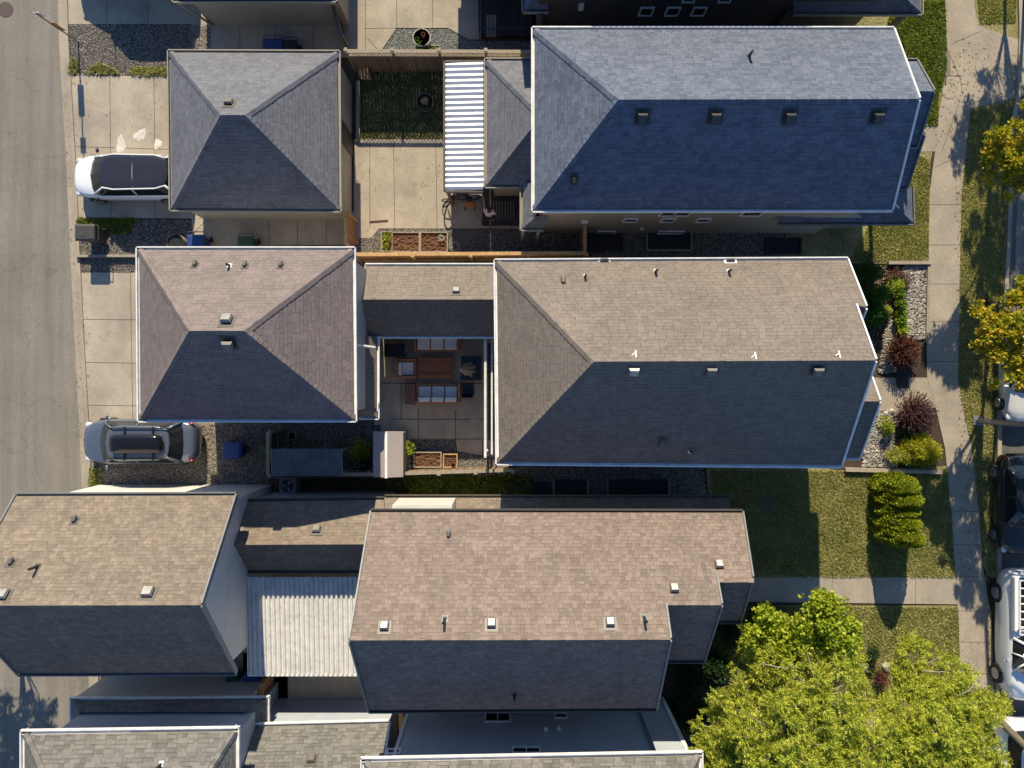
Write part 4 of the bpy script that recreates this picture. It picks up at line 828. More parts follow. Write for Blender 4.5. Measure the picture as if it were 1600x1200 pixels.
# ---------------------------------------------------------------- vehicles
M['tyre'] = plain("tyre_rubber", (0.02, 0.02, 0.02), 0.85); M['rim'] = plain("alloy_rim", (0.35, 0.35, 0.36), 0.35, metal=0.8)
M['lamp_r'] = plain("tail_lamp", (0.35, 0.01, 0.01), 0.2); M['lamp_w'] = plain("head_lamp", (0.55, 0.57, 0.6), 0.12)
def paint(name, c, metal=0.0, rough=0.28): return plain(name, c, rough, metal, var=0.02, scale=1, coat=0.7)
def interp(x, xs, ys):
    return float(np.interp(x, xs, ys))
def car(name, label, cat, loc, rz, Ln=4.6, W_=1.84, Ht=1.5, pm=None, roofm=None, group=None, kind='suv', hood=0.24, wsh=0.36, rr_=0.80, rb=0.93, zb=0.95, extras=()):
    """local +x is the front"""
    t = thing(name, label, cat, loc, rz, group); hL = Ln / 2; hw = W_ / 2; zk = Ht / 1.5
    # body loft: s from 0 (nose) to 1 (tail)
    xs = [0, .012, .04, .10, hood, wsh - .02, .5, .65, rr_, rb, .97, .99, 1.0]
    wd = [.42, .60, .76, .90, .97, 1, 1, 1, .985, .93, .84, .76, .60]
    tz = [.50, .66, .74, .80 * 1.02, .90, zb, zb + .01, zb + .02, zb + .04, zb + .05, zb + .0, .85, .62]
    bz = [.40, .30, .24, .20, .20, .20, .20, .20, .20, .24, .30, .34, .42]
    if kind == 'pickup': tz = [.6, .8, .92, .98, 1.05, 1.12, 1.14, 1.14, 1.14, 1.14, 1.12, 1.05, .8]
    mb = MB(); secs = []
    S_ = sorted(set([0, .006, .015, .03, .055, .09] + [i / 22 for i in range(2, 21)] + [.94, .965, .982, .994, 1.0])); rows = []
    for s in S_:
        w_ = interp(s, xs, wd) * hw; zt = interp(s, xs, tz) * zk; zb_ = interp(s, xs, bz); x = hL - s * Ln
        # round the nose and tail in plan
        sec = [(w_ * .86, zb_), (w_ * .97, zb_ + .12), (w_, zb_ + (zt - zb_) * .45), (w_ * .985, zb_ + (zt - zb_) * .72), (w_ * .93, zt - .05), (w_ * .84, zt), (w_ * .45, zt + .022), (0, zt + .03)]
        bulge = 0.10 if s < .5 else -0.06
        def px(y): return x + (bulge * (1 - (y / hw) ** 2) if (s < .1 or s > .95) else 0)
        rows.append([(px(y), y, z) for y, z in sec] + [(px(y), -y, z) for y, z in sec[-2::-1]])
    i0 = 0; m = len(rows[0])
    for r in rows: mb.v += [Vector(p) for p in r]
    for k in range(len(rows) - 1):
        for j in range(m - 1): mb.f.append([k * m + j, (k + 1) * m + j, (k + 1) * m + j + 1, k * m + j + 1]); mb.uv.append(None); mb.mi.append(0)
        mb.f.append([k * m, k * m + m - 1, (k + 1) * m + m - 1, (k + 1) * m]); mb.uv.append(None); mb.mi.append(0)
    for k in (0, len(rows) - 1): mb.f.append([k * m + j for j in range(m)]); mb.uv.append(None); mb.mi.append(0)
    body = mb.build('body', pm, t, local=True, smooth=True)
    def X(s): return hL - s * Ln
    def cabin(s0, s1, s2, s3, zbl, zr_, tint=True):
        wb, wr = hw * .91, hw * .76; z0 = zbl - .03; gl = MB()
        low = [(X(s0) + .10, 0), (X(s0) + .02, wb * .6), (X(s0) - .10, wb * .93), (X((s0 + s1) / 2) - .1, wb), (X(s2) + .1, wb), (X(s3) + .18, wb * .96), (X(s3) + .04, wb * .62), (X(s3), 0)]
        top = [(X(s1) + .10, 0), (X(s1) + .04, wr * .55), (X(s1) - .10, wr * .90), (X(s1) - .5, wr), (X(s2) + .5, wr * .95), (X(s2) + .12, wr * .80), (X(s2) + .02, wr * .5), (X(s2) - .02, 0)]
        def full(a): return a + [(x, -y) for x, y in a[-2:0:-1]]
        lo, tp = full(low), full(top); n = len(lo); z1_ = zr_ - .045
        gl.raw([(x, y, z0) for x, y in lo] + [(x, y, z1_) for x, y in tp], [(k, (k + 1) % n, n + (k + 1) % n, n + k) for k in range(n)])
        gl.build('windows', M['glass'], t, local=True)
        rf = MB(); rings = [(1.0, z1_ - .02), (1.02, z1_ + .0), (.98, z1_ + .026), (.85, z1_ + .042), (.4, z1_ + .05)]; cx = (tp[0][0] + X(s2)) / 2
        for sc_, z in rings: rf.v += [Vector((cx + (x - cx) * sc_, y * sc_, z)) for x, y in tp]
        for k in range(len(rings) - 1):
            for j in range(n): rf.f.append([k * n + j, k * n + (j + 1) % n, (k + 1) * n + (j + 1) % n, (k + 1) * n + j]); rf.uv.append(None); rf.mi.append(0)
        rf.f.append([(len(rings) - 1) * n + j for j in range(n)]); rf.uv.append(None); rf.mi.append(0)
        ro = rf.build('roof', roofm or pm, t, local=True, smooth=True)
        if roofm:
            pn = MB()
            for sg in (1, -1): pn.tube([(x, sg * abs(y) * 1.02, z1_ + .012) for x, y in top[2:6]], .035, 6)
            pn.tube([(cx, -wr * .9, z1_ + .03), (cx, 0, z1_ + .055), (cx, wr * .9, z1_ + .03)], .008, 5); pn.build('roof_rail', pm, ro, local=True)
        pb = MB()
        for sgn in (1, -1):
            pb.tube([(low[2][0], sgn * low[2][1], z0 + .02), (top[2][0], sgn * top[2][1], z1_ + .01)], [.045, .035], 8)
            pb.tube([(low[5][0], sgn * low[5][1], z0 + .02), (top[5][0], sgn * top[5][1], z1_ + .01)], [.07, .05], 8)
            xm = (X(s1) + X(s2)) / 2 + .1; pb.tube([(xm, sgn * wb, z0), (xm, sgn * wr, z1_)], [.035, .03], 6)
        pb.build('pillars', pm, t, local=True, smooth=True)
    if kind == 'pickup': cabin(.24, .32, .50, .54, 1.12 * zk, Ht)
    else: cabin(hood + .03, wsh + .07, rr_, rb, zb * zk, Ht)
    if kind == 'pickup':
        bd = MB(); x0, x1 = X(.985), X(.57); bd.box(x0, x1, -hw * .8, hw * .8, 1.16 * zk, 1.19 * zk); bd.build('bed', M['black'], t, local=True)
        bl_ = MB()
        for y in (-hw * .88, hw * .88): bl_.box(x0 - .02, x1, y - .09, y + .09, 1.12 * zk, 1.30 * zk)
        bl_.box(x1 - .12, x1, -hw * .9, hw * .9, 1.12 * zk, 1.30 * zk); bl_.box(x0 - .06, x0 + .02, -hw * .9, hw * .9, 1.1 * zk, 1.3 * zk)
        bl_.build('bed_side', pm, t, local=True, bevel=.03)
        bx = MB(); bx.box(x1 - .75, x1 - .14, -hw * .78, hw * .78, 1.19, 1.42); bx.build('tool_box', M['metal_dull'], t, local=True, bevel=.02)
        rk = MB()
        for y in (-hw * .8, hw * .8):
            rk.beam((x0 + .1, y, 1.62), (x1 + .1, y, 1.62), .05, .05)
            for x in (x0 + .1, x1 - .1): rk.beam((x, y, 1.3), (x, y, 1.62), .05, .05)
        for k in range(8):
            x = x0 + .1 + (x1 - x0) * k / 7.; rk.beam((x, -hw * .8, 1.64), (x, hw * .8, 1.64), .05, .04)
        rk.build('cargo_rack', M['white'], t, local=True)
    for sx, s_ in ((.17, 1), (.17, -1), (.81, 1), (.81, -1)):
        wh = MB(); r = .34 * (1.12 if kind == 'pickup' else 1.0) * (zk ** .3); y = s_ * (hw - .10)
        wh.tube([(X(sx), y - s_ * .10, r), (X(sx), y - s_ * .11, r), (X(sx), y + s_ * .09, r), (X(sx), y + s_ * .13, r)], [r * .9, r, r, r * .86], 22)
        wo = wh.build('wheel', M['tyre'], t, local=True, smooth=False)
        rm = MB(); rm.tube([(X(sx), y + s_ * .12, r), (X(sx), y + s_ * .145, r)], [r * .62, r * .58], 18); rm.build('rim', M['rim'], wo, local=True)
        ar = None
    mi = MB()
    for s_ in (1, -1):
        mm = MB(); mm.ell((X(hood + .085), s_ * (hw + .09), zb * zk + .06), (.07, .11, .07), 10, 6); mm.build('mirror', roofm and M['black'] or pm, t, local=True, smooth=True)
    for s_ in (1, -1):
        hl = MB(); hl.ell((X(.035), s_ * hw * .74, .66 * zk), (.16, .13, .05), 10, 6); hl.build('headlight', M['lamp_w'], t, local=True, smooth=True)
        tl = MB(); tl.ell((X(.972), s_ * hw * .80, (.93 if kind != 'pickup' else 1.08) * zk), (.10, .05, .07), 10, 6); tl.build('tail_light', M['lamp_r'], t, local=True, smooth=True)
    return t, X, hw
PW = paint("white_paint", (0.78, 0.79, 0.80)); PS = paint("silver_blue_paint", (0.12, 0.145, 0.19), 0.45, 0.3)
PB = paint("black_paint", (0.012, 0.014, 0.016)); PC = paint("cream_white_paint", (0.62, 0.62, 0.60))
def CP(u, v, z=0.8): p = P(u, v, z); return (p.x, p.y, 0.012)
c0 = P(117, 276, .75); car("parked_car", "white car with a black glass roof parked half under the grey hipped roof", "car", (c0.x + 2.32, c0.y, .022), math.pi, 4.65, 1.85, 1.48, PW, glassy("dark_roof_glass", (0.03, 0.032, 0.045), 0.18), hood=.15, wsh=.245, rr_=.90, rb=.975)
c0 = P(133, 690, .75)
t, X, hw = car("parked_car", "silver blue car with a black roof box parked on gravel below the mauve-roofed garage", "car", (c0.x + 2.36, c0.y, .02), math.pi, 4.72, 1.90, 1.68, PS, None, hood=.155, wsh=.24, rr_=.83, rb=.93, zb=.95)
mb = MB(); rot = None
for k in range(1):
    n = 20; ring = []
    prof = [(0.0, .02), (.9, 0), (1.0, .06), (1.0, .20), (.86, .30), (.5, .335), (0.0, .34)]
    for sc_, z in prof:
        for j in range(n):
            a = 2 * math.pi * j / n; cx_, sy_ = math.cos(a), math.sin(a)
            ex_, ey_ = abs(cx_) ** .35 * (1 if cx_ > 0 else -1), abs(sy_) ** .35 * (1 if sy_ > 0 else -1)
            ring.append(Vector((-.35 + ex_ * 1.05 * max(sc_, .001), ey_ * .38 * max(sc_, .001), 1.76 + z)))
    mb.v += ring
    for q in range(len(prof) - 1):
        for j in range(n): mb.f.append([q * n + j, q * n + (j + 1) % n, (q + 1) * n + (j + 1) % n, (q + 1) * n + j]); mb.uv.append(None); mb.mi.append(0)
mb.build('roof_box', plain("gloss_black_box", (0.008, 0.008, 0.009), .16), t, local=True, smooth=True)
mb = MB()
for y in (-.62, .62): mb.tube([(.85, y, 1.66), (.7, y, 1.73), (-1.5, y, 1.73), (-1.7, y, 1.66)], .022, 8)
for x in (.2, -.95): mb.beam((x, -.68, 1.74), (x, .68, 1.74), .07, .03)
mb.build('roof_rack', M['black'], t, local=True)
c0 = P(1567, 657, .75); car("parked_car", "white car parked on the street beside the street lamp, under the yellowing tree", "car", (c0.x + .95, c0.y + 2.2, .02), -math.pi / 2, 4.4, 1.82, 1.5, PC, None)
c0 = P(1559, 862, .75); car("parked_car", "black car parked on the street between the street lamp and the white pickup", "car", (c0.x + .98, c0.y + 2.0, .02), -math.pi / 2, 4.1, 1.84, 1.5, PB, M['glass'])
c0 = P(1566, 893, .9); tp, X, hw = car("pickup_truck", "white pickup truck with a ladder rack over its bed parked on the street", "pickup truck", (c0.x + 1.02, c0.y - 2.65, .02), -math.pi / 2, 5.3, 1.98, 1.82, PW, None, kind='pickup')
lt = MB(); yel = plain("yellow_ladder", (0.75, 0.42, 0.02), 0.5)
bx_, by_ = c0.x + 1.02, c0.y
for dx in (-.36, -.12): lt.beam((bx_ + dx, by_ - .4, 1.72), (bx_ + dx, by_ - 2.0, 1.72), .07, .04)
for k in range(7): lt.beam((bx_ - .36, by_ - .5 - k * .23, 1.72), (bx_ - .12, by_ - .5 - k * .23, 1.72), .03, .03)
tag(lt.build("ladder", yel), "yellow ladder lying on the rack of the white pickup", "ladder")
c0 = P(1563, 1130, 1.0); car("parked_van", "white van at the lower right corner, partly behind the feathery tree", "van", (c0.x + 1.0, c0.y - 2.4, .02), -math.pi / 2, 4.8, 1.95, 1.9, PW, None, hood=.16, wsh=.24, rr_=.93, rb=.985, zb=1.0)
car("parked_van", "dark van on the upper left driveway, just outside the frame, throwing the curved shadow", "van", (-15.9, 17.9, .02), math.pi, 5.0, 1.95, 2.15, PB, None, hood=.18, wsh=.30, rr_=.93, rb=.985, zb=.98)

# ---------------------------------------------------------------- bins
def bin_(u, v, rz, m, label, h=1.05, w_=.58, d_=.7, zb=0.02, open_=False, group=None):
    p = P(u, v, h); t = thing("wheelie_bin", label, "bin", (p.x, p.y, zb), rz, group)
    mb = MB(); a, b = w_ / 2 * .8, d_ / 2 * .78; A, B_ = w_ / 2, d_ / 2
    mb.raw([(-a, -b, .08), (a, -b, .08), (a, b, .08), (-a, b, .08), (-A, -B_, h - .08), (A, -B_, h - .08), (A, B_, h - .08), (-A, B_, h - .08)], [(0, 3, 2, 1), (4, 5, 6, 7), (0, 1, 5, 4), (1, 2, 6, 5), (2, 3, 7, 6), (3, 0, 4, 7)])
    mb.build('body', m, t, local=True, bevel=.03)
    lb = MB(); lb.raw([(-A - .03, -B_ - .03, h - .08), (A + .03, -B_ - .03, h - .08), (A + .03, B_ + .02, h - .08), (-A - .03, B_ + .02, h - .08), (-A * .85, -B_ * .8, h), (A * .85, -B_ * .8, h), (A * .85, B_ * .9, h), (-A * .85, B_ * .9, h)], [(0, 3, 2, 1), (4, 5, 6, 7), (0, 1, 5, 4), (1, 2, 6, 5), (2, 3, 7, 6), (3, 0, 4, 7)])
    lo = lb.build('lid', m, t, local=True, bevel=.025)
    q = MB(); q.box(-A * .5, A * .5, -B_ * .5, B_ * .2, h, h + .012); q.build('lid_panel', m, lo, local=True)
    hb = MB(); hb.tube([(-A, B_ + .02, h - .12), (-A * .9, B_ + .13, h - .08), (A * .9, B_ + .13, h - .08), (A, B_ + .02, h - .12)], .018, 8); hb.build('handle', m, t, local=True)
    for s in (1, -1):
        wh = MB(); wh.tube([(s * (A * .85), B_ * .82, .12), (s * (A * .85 + .06), B_ * .82, .12)], .12, 14); wh.build('wheel', M['black'], t, local=True)
    return t
bin_(132, 363, -math.pi / 2, M['greybin'], "dark grey wheeled bin standing by the lane on the gravel", 1.1, .66, .82)
bin_(305, 377, 0, M['bluebin'], "blue wheeled bin against the upper left side of the mauve-roofed garage", 1.0, .70, .55)
bin_(383, 379, 0, M['greenbin'], "dark green wheeled bin beside the blue one above the mauve-roofed garage", 1.0, .62, .5)
bin_(362, 704, math.pi / 2, M['bluebin'], "blue wheeled bin on the gravel behind the silver blue car", 1.0, .70, .72)
bin_(411, 704, math.pi / 2, M['greenbin'], "small dark green bin just left of the corrugated lean-to", .9, .55, .35)
bin_(391, 1068, 0, M['bluebin'], "dark blue wheeled bin under the lower left corner of the ribbed patio cover", 1.0, .66, .66)
bin_(362, 1066, 0, M['greenbin'], "dark green wheeled bin beside the dark blue bin by the brown-roofed garage", 1.0, .5, .6)
bin_(425, 69, 0, M['bluebin'], "blue bin in shade above the grey hipped garage roof", .9, .8, .5)
bin_(452, 70, 0, M['black'], "black bin in shade to the right of the blue bin", .8, .6, .45)
p = P(272, 378, .9); t = thing("rain_barrel", "round tan barrel beside the blue bin above the mauve-roofed garage", "barrel", (p.x, p.y, 0))
mb = MB(); mb.tube([(0, 0, .02), (0, 0, .4), (0, 0, .85)], [.30, .36, .36], 20, cap=False); mb.build('body', M['trim_taupe'], t, local=True, smooth=True)
mb = MB(); mb.cyl((0, 0), .33, .7, .74, 20); mb.build('lid', M['black'], t, local=True)

# ---------------------------------------------------------------- fences
def fence(label, a, b, h, matb, matr, side=1, posts=3, lattice=0.0, cap=True, name="fence", postmat=None, gapn=0, trellis=False):
    A, B_ = P(*a), P(*b); d = (B_ - A); ln = d.length; d.normalize(); s = Vector((-d.y, d.x, 0)) * side; t = thing(name, label, "fence", ((A.x + B_.x) / 2, (A.y + B_.y) / 2, 0))
    hb = h - lattice; n = int(ln / .14); mb = MB()
    for k in range(n):
        a0 = A + d * (ln * k / n + .004); a1 = A + d * (ln * (k + 1) / n - .004); dz = random.uniform(-.012, .012); j = s * random.uniform(0, .008)
        mb.beam(a0 + Vector((0, 0, hb / 2 + .02)) + j, a1 + Vector((0, 0, hb / 2 + .02)) + j, .02, hb + dz)
    mb.build('boards', matb, t)
    for k in range(posts + 1):
        q = A + d * (ln * k / posts); pm_ = MB(); pm_.beam(q + s * .06, q + s * .06 + Vector((0, 0, h + .05)), .1, .1); pm_.box(q.x + s.x * .06 - .07, q.x + s.x * .06 + .07, q.y + s.y * .06 - .07, q.y + s.y * .06 + .07, h + .05, h + .08); pm_.build('post', matr, t)
    for z_, w2, h2 in [(.35, .04, .09), (hb - .25, .04, .09), (h + .035, .14, .035)] + ([(hb + .02, .09, .04)] if lattice else []):
        o2 = s * .03 if w2 == .04 else s * 0; rb = MB(); rb.beam(A + o2 + Vector((0, 0, z_)), B_ + o2 + Vector((0, 0, z_)), w2, h2); rb.build('rail', matr, t)
    if lattice:
        lb = MB(); st = lattice * .42; k = 0; x = 0
        while x < ln - lattice:
            lb.beam(A + d * x + Vector((0, 0, hb)), A + d * (x + lattice) + Vector((0, 0, h)), .012, .035, up=s); lb.beam(A + d * (x + lattice) + Vector((0, 0, hb)), A + d * x + Vector((0, 0, h)), .012, .035, up=s); x += st
        lb.build('lattice', matr, t)
    return t
fence("brown board fence with a lattice top between the upper courtyard and the small dark lawn", (556, 112), (830, 113), 1.95, M['oldwood'], M['oldrail'], 1, 4, lattice=.36)
fence("orange cedar fence between the planter boxes and the breezeway roof", (568, 409), (910, 407), 1.8, M['cedar'], M['rail'], -1, 4)
fence("short orange cedar fence running up from the long cedar fence to the beige wall", (908, 405), (908, 362), 1.6, M['cedar_y'], M['rail'], 1, 1)
fence("orange cedar gate between the grey hipped garage and the mauve-roofed garage", (555, 347), (555, 394), 1.8, M['cedar_y'], M['rail'], 1, 1, name="gate")
fence("weathered board fence along the planter boxes below the furnished patio", (636, 733), (801, 728), 1.5, M['oldwood'], M['oldrail'], -1, 3)
fence("weathered fence behind the corrugated lean-to and the small shed", (437, 735), (636, 735), 1.4, M['oldwood'], M['oldrail'], 1, 4)
fence("short weathered gate panel at the left end of the corrugated lean-to", (437, 672), (437, 736), 1.5, M['oldwood'], M['oldrail'], 1, 1, name="gate")
fence("orange cedar gate under the lower left corner of the ribbed patio cover", (428, 1045), (428, 1085), 1.7, M['cedar_y'], M['rail'], 1, 1, name="gate")
fence("dark brown gate at the upper left beside the tan siding wall", (532, 28), (546, 84), 1.7, plain("dark_boards", (0.05, 0.04, 0.03), .7), M['trim_brown'], 1, 1, name="gate")
# small things in the upper yards
mb = MB()
for k in range(5): mb.beam(P(560 + k * 3.2, 103, .25 + .02 * k), P(566 + k * 3.2, 124, .25 + .02 * k), .07, .14)
tag(mb.build("lumber_stack", M['rail']), "small stack of orange boards in the upper left corner of the dark lawn", "lumber")
wallstrip("garden_edging", (560, 128), (560, 222), .16, .14, M['oldrail'], "weathered timber edging along the left side of the dark lawn", "low wall")
t = thing("fire_pit", "round fire pit with a pale ring and logs on the dark lawn", "fire pit", tuple(P(665, 162, 0)))
mb = MB(); c = P(665, 162, 0)
mb.tube([(c.x + .36 * math.cos(a), c.y + .36 * math.sin(a), .15) for a in np.linspace(0, 2 * math.pi, 25)], .05, 6); mb.tube([(c.x, c.y, .02), (c.x, c.y, .3)], .3, 18, cap=False); mb.build('ring', plain("pit_ring", (0.09, 0.09, 0.085), .7), t)
mb = MB()
for k in range(7): a = k * 2.1; mb.tube([(c.x - .17 * math.cos(a) + .05 * math.sin(k), c.y - .17 * math.sin(a), .2 + .03 * k), (c.x + .15 * math.cos(a), c.y + .15 * math.sin(a), .2 + .03 * k)], .045, 7)
mb.build('log', plain("split_log", (0.34, 0.24, 0.14), .8, var=.3, scale=15), t)

def pot(u, v, r, h, m, label, square=False, plant=None, name="planter_pot", cat="planter", soil=True, n=0):
    p = P(u, v, h); t = thing(name, label, cat, (p.x, p.y, 0)); mb = MB()
    if square: mb.box(-r, r, -r, r, 0.02, h, tx=-.04, ty=-.04); mb.box(-r - .03, r + .03, -r - .03, r + .03, h - .05, h)
    else: mb.tube([(0, 0, .02), (0, 0, h), (0, 0, h), (0, 0, h - .06)], [r * .75, r, r * .86, r * .84], 22, cap=False); mb.cyl((0, 0), r * .8, .02, .04)
    mb.build('pot', m, t, local=True)
    if soil:
        mb = MB(); mb.cyl((0, 0), r * .84, h - .1, h - .06) if not square else mb.box(-r * .88, r * .88, -r * .88, r * .88, h - .1, h + .004); mb.build('soil', M['soil'], t, local=True)
    if plant: leaves('plant', [(tuple(Vector((p.x, p.y, h)) + Vector((dx, dy, .08))), rr) for dx, dy, rr in plant[0]], 300, .02, .05, plant[1], t)
    return t
lf_lime = leafm("leaf_lime", [(0.15, 0.20, 0.018), (0.32, 0.385, 0.035), (0.54, 0.58, 0.08)], .35)
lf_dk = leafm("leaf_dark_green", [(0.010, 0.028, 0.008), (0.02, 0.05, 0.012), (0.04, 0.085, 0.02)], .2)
lf_mid = leafm("leaf_mid_green", [(0.024, 0.072, 0.010), (0.060, 0.144, 0.018), (0.144, 0.264, 0.036)], .3)
lf_red = leafm("leaf_maroon", [(0.035, 0.012, 0.014), (0.08, 0.022, 0.022), (0.15, 0.06, 0.04), (0.24, 0.08, 0.045)], .2)
lf_yel = leafm("leaf_gold", [(0.130, 0.169, 0.013), (0.364, 0.364, 0.019), (0.624, 0.546, 0.039)], .3)
lf_ced = leafm("leaf_cedar", [(0.102, 0.145, 0.012), (0.232, 0.275, 0.017), (0.435, 0.450, 0.029)], .25)
p = P(659, 59, .45); t = thing("plant_table", "round pale planter table with a dark pot on the grey gravel", "planter", (p.x, p.y, 0))
mb = MB(); mb.tube([(0, 0, .02), (0, 0, .45), (0, 0, .5), (0, 0, .5), (0, 0, .46)], [.3, .36, .39, .34, .33], 26, cap=False); mb.build('pot', M['trim_taupe'], t, local=True)
mb = MB(); mb.cyl((0, 0), .335, .42, .46, 26); mb.build('soil', M['kerb'], t, local=True)
pot(661, 53, .08, .75, plain("terracotta", (0.24, 0.07, 0.05), .6), "small red pot standing in the round pale planter", n=1)
pot(654, 64, .12, .5, M['black'], "small dark pot with green leaves leaning on the round pale planter", plant=([(0, 0, .16)], lf_mid))
pot(661, 82, .19, .35, M['trim_taupe'], "square pot with green leaves beside the fence below the round planter", square=True, plant=([(0, 0, .16), (-.1, .05, .12)], lf_mid))
pot(679, 79, .18, .36, M['white'], "square white pot full of lime green leaves", square=True, plant=([(-.04, 0, .13), (.06, .03, .1)], lf_lime))
# dark stairs and deck at the upper house
t = thing("deck", "dark railed deck in the shade at the top, left of the brown-sided house", "deck", (-.4, 15, 0))
mb = MB(); mb.box(*sorted((P(752, 0).x, P(832, 0).x)), P(0, 62).y, P(0, -40).y, .05, .35); mb.build('boards', M['deckd'], t)
mb = MB()
for k in range(4): mb.box(P(760 + 4 * k, 0, .45).x, P(763 + 4 * k, 0, .45).x, P(0, 56, .45).y, P(0, 22, .45).y, .35, .39)
mb.build('bench_slats', M['trim_taupe'], t)
mb = MB()
for u in range(750, 834, 4): q = P(u, 62, 0); mb.beam(q, q + Vector((0, 0, 1.0)), .02, .02)
q0, q1 = P(750, 62, 0), P(832, 62, 0); mb.beam(q0 + Vector((0, 0, 1)), q1 + Vector((0, 0, 1)), .05, .04); q2 = P(750, -30, 0)
for v in range(-30, 62, 5): q = P(750, v, 0); mb.beam(q, q + Vector((0, 0, 1.0)), .02, .02)
mb.beam(q0 + Vector((0, 0, 1)), q2 + Vector((0, 0, 1)), .05, .04); mb.build('railing', M['dark'], t)
# stairwell with the person
t = thing("deck", "dark boarded deck with a black rail beside the beige house wall, where a person stands", "deck", (-.2, 7.3, 0))
x0, x1, y0, y1 = P(754, 0).x, 1.1, P(0, 353).y, P(0, 290).y
mb = MB(); mb.box(x0, x1, y0, y1, .03, .22); mb.build('boards', M['deckd'], t)
mb = MB()
for k in range(9): mb.box(x0 + .35 + k * .12, x0 + .38 + k * .12, y0 + .25, y0 + 1.0, .22, .235)
mb.build('slats', M['trim_taupe'], t)
mb = MB(); q0, q1 = Vector((x0, y0, .2)), Vector((x1, y0, .2))
for z in (.55, 1.05): mb.beam(q0 + Vector((0, 0, z)), q1 + Vector((0, 0, z)), .04, .04)
for k in range(19): q = q0.lerp(q1, k / 18); mb.beam(q, q + Vector((0, 0, 1.05)), .018, .018)
mb.build('railing', M['dark'], t)

# window wells / grates
def well(name, u0, u1, v0, v1, label, rail=M['trim_taupe'], slats=7, matt=None):
    x0, x1 = P(u0, 0).x, P(u1, 0).x; y1, y0 = P(0, v0).y, P(0, v1).y; t = thing(name, label, "window well", ((x0 + x1) / 2, (y0 + y1) / 2, 0), group="window wells beside the house walls")
    mb = MB(); mb.box(x0, x1, y0, y1, .03, .05); mb.build('pit', M['black'], t)  # flat black plate above ground, painting the shade of a deep well
    mb = MB(); mb.box(x0 - .06, x0, y0 - .06, y1, .02, .2); mb.box(x1, x1 + .06, y0 - .06, y1, .02, .2); mb.box(x0, x1, y0 - .06, y0, .02, .2); mb.build('rim', rail, t)
    mb = MB()
    for k in range(slats): y = y0 + (y1 - y0) * (k + .5) / slats; mb.box(x0, x1, y - .015, y + .015, .13, .15)
    mb.build('grate', M['dark'], t)
well("window_well", 921, 971, 365, 391, "left one of the three grated window wells below the beige wall", M['dark'])
well("window_well", 1011, 1078, 363, 391, "middle grated window well below the beige wall, with pale side rims")
well("window_well", 1197, 1248, 372, 396, "right one of the three grated window wells below the beige wall", M['dark'])
well("window_well", 796, 853, 752, 774, "left one of the window wells in the shade below the mauve and tan house", M['dark'], 5)
well("window_well", 866, 917, 749, 774, "middle window well in the shade below the mauve and tan house", M['oldrail'], 5)
well("window_well", 950, 1043, 749, 774, "widest window well in the shade below the mauve and tan house", M['oldrail'], 5)
p = P(858, 375, .3); t = thing("metal_stand", "small square white metal frame standing on the side gravel", "plant stand", (p.x, p.y, 0), .15)
mb = MB()
for a, b in (((-.2, -.2), (.2, -.2)), ((.2, -.2), (.2, .2)), ((.2, .2), (-.2, .2)), ((-.2, .2), (-.2, -.2))): mb.beam((a[0], a[1], .35), (b[0], b[1], .35), .035, .035); mb.beam((a[0], a[1], 0), (a[0] * 1.1, a[1] * 1.1, .35), .03, .03)
mb.build('frame', M['trim_taupe'], t, local=True)

# raised beds
def bed(u0, u1, v0, v1, label, h=.28, plants=None, soil=M['mulch'], rim=M['oldrail'], mats=None):
    a, b = P(u0, v1, h), P(u1, v0, h); t = thing("raised_bed", label, "planter box", ((a.x + b.x) / 2, (a.y + b.y) / 2, 0)); mb = MB(); w_ = .05
    mb.box(a.x, b.x, a.y, a.y + w_, 0, h); mb.box(a.x, b.x, b.y - w_, b.y, 0, h); mb.box(a.x, a.x + w_, a.y + w_, b.y - w_, 0, h); mb.box(b.x - w_, b.x, a.y + w_, b.y - w_, 0, h); mb.build('frame', rim, t)
    mb = MB(); n = 14
    xs_ = np.linspace(a.x + w_, b.x - w_, n); ys_ = np.linspace(a.y + w_, b.y - w_, n)
    zz = h - .10 + .07 * rng.random((n, n))
    for i in range(n - 1):
        for j in range(n - 1): mb.quad([(xs_[i], ys_[j], zz[i, j]), (xs_[i + 1], ys_[j], zz[i + 1, j]), (xs_[i + 1], ys_[j + 1], zz[i + 1, j + 1]), (xs_[i], ys_[j + 1], zz[i, j + 1])])
    mb.build('soil', soil, t)
    if plants:
        for cl, m in plants: leaves('plant', [(tuple(P(u, v, h + .05)), r) for u, v, r in cl], 350, .02, .05, m, t)
bed(595, 613, 361, 393, "narrow planter box filled with bright green leaves next to the cedar fence", plants=[([(604, 367, .2), (604, 376, .2), (603, 386, .18), (607, 372, .18)], lf_lime)])
bed(612, 656, 362, 394, "left one of the two brown planter boxes in front of the cedar fence", plants=[([(626, 384, .06), (633, 386, .07), (642, 388, .06)], lf_lime)])
bed(656, 700, 362, 394, "right one of the two brown planter boxes, with a coiled hose inside", plants=None)
bed(646, 690, 706, 731, "larger planter box of wood chips at the lower patio edge", plants=None)
bed(692, 715, 709, 731, "small square planter box at the lower patio edge", plants=None, rim=M['rail'])
def coil(u, v, r, n, label, m, z=.03):
    c = P(u, v, z); pts = []
    for k in range(n * 16):
        a = 2 * math.pi * k / 16; rr = r * (.5 + .5 * k / (n * 16)) * (1 + .08 * math.sin(a * 2.3)); pts.append((c.x + rr * math.cos(a) + .03 * math.sin(k * .11), c.y + rr * math.sin(a), z + .015 + .02 * math.sin(k * .7)))
    mb = MB(); mb.tube(pts, .014, 6); tag(mb.build("garden_hose", m, smooth=True), label, "hose")
coil(710, 385, .26, 5, "pale garden hose coiled on the gravel beside the planter boxes", plain("pale_hose", (0.34, 0.33, 0.29), .5))
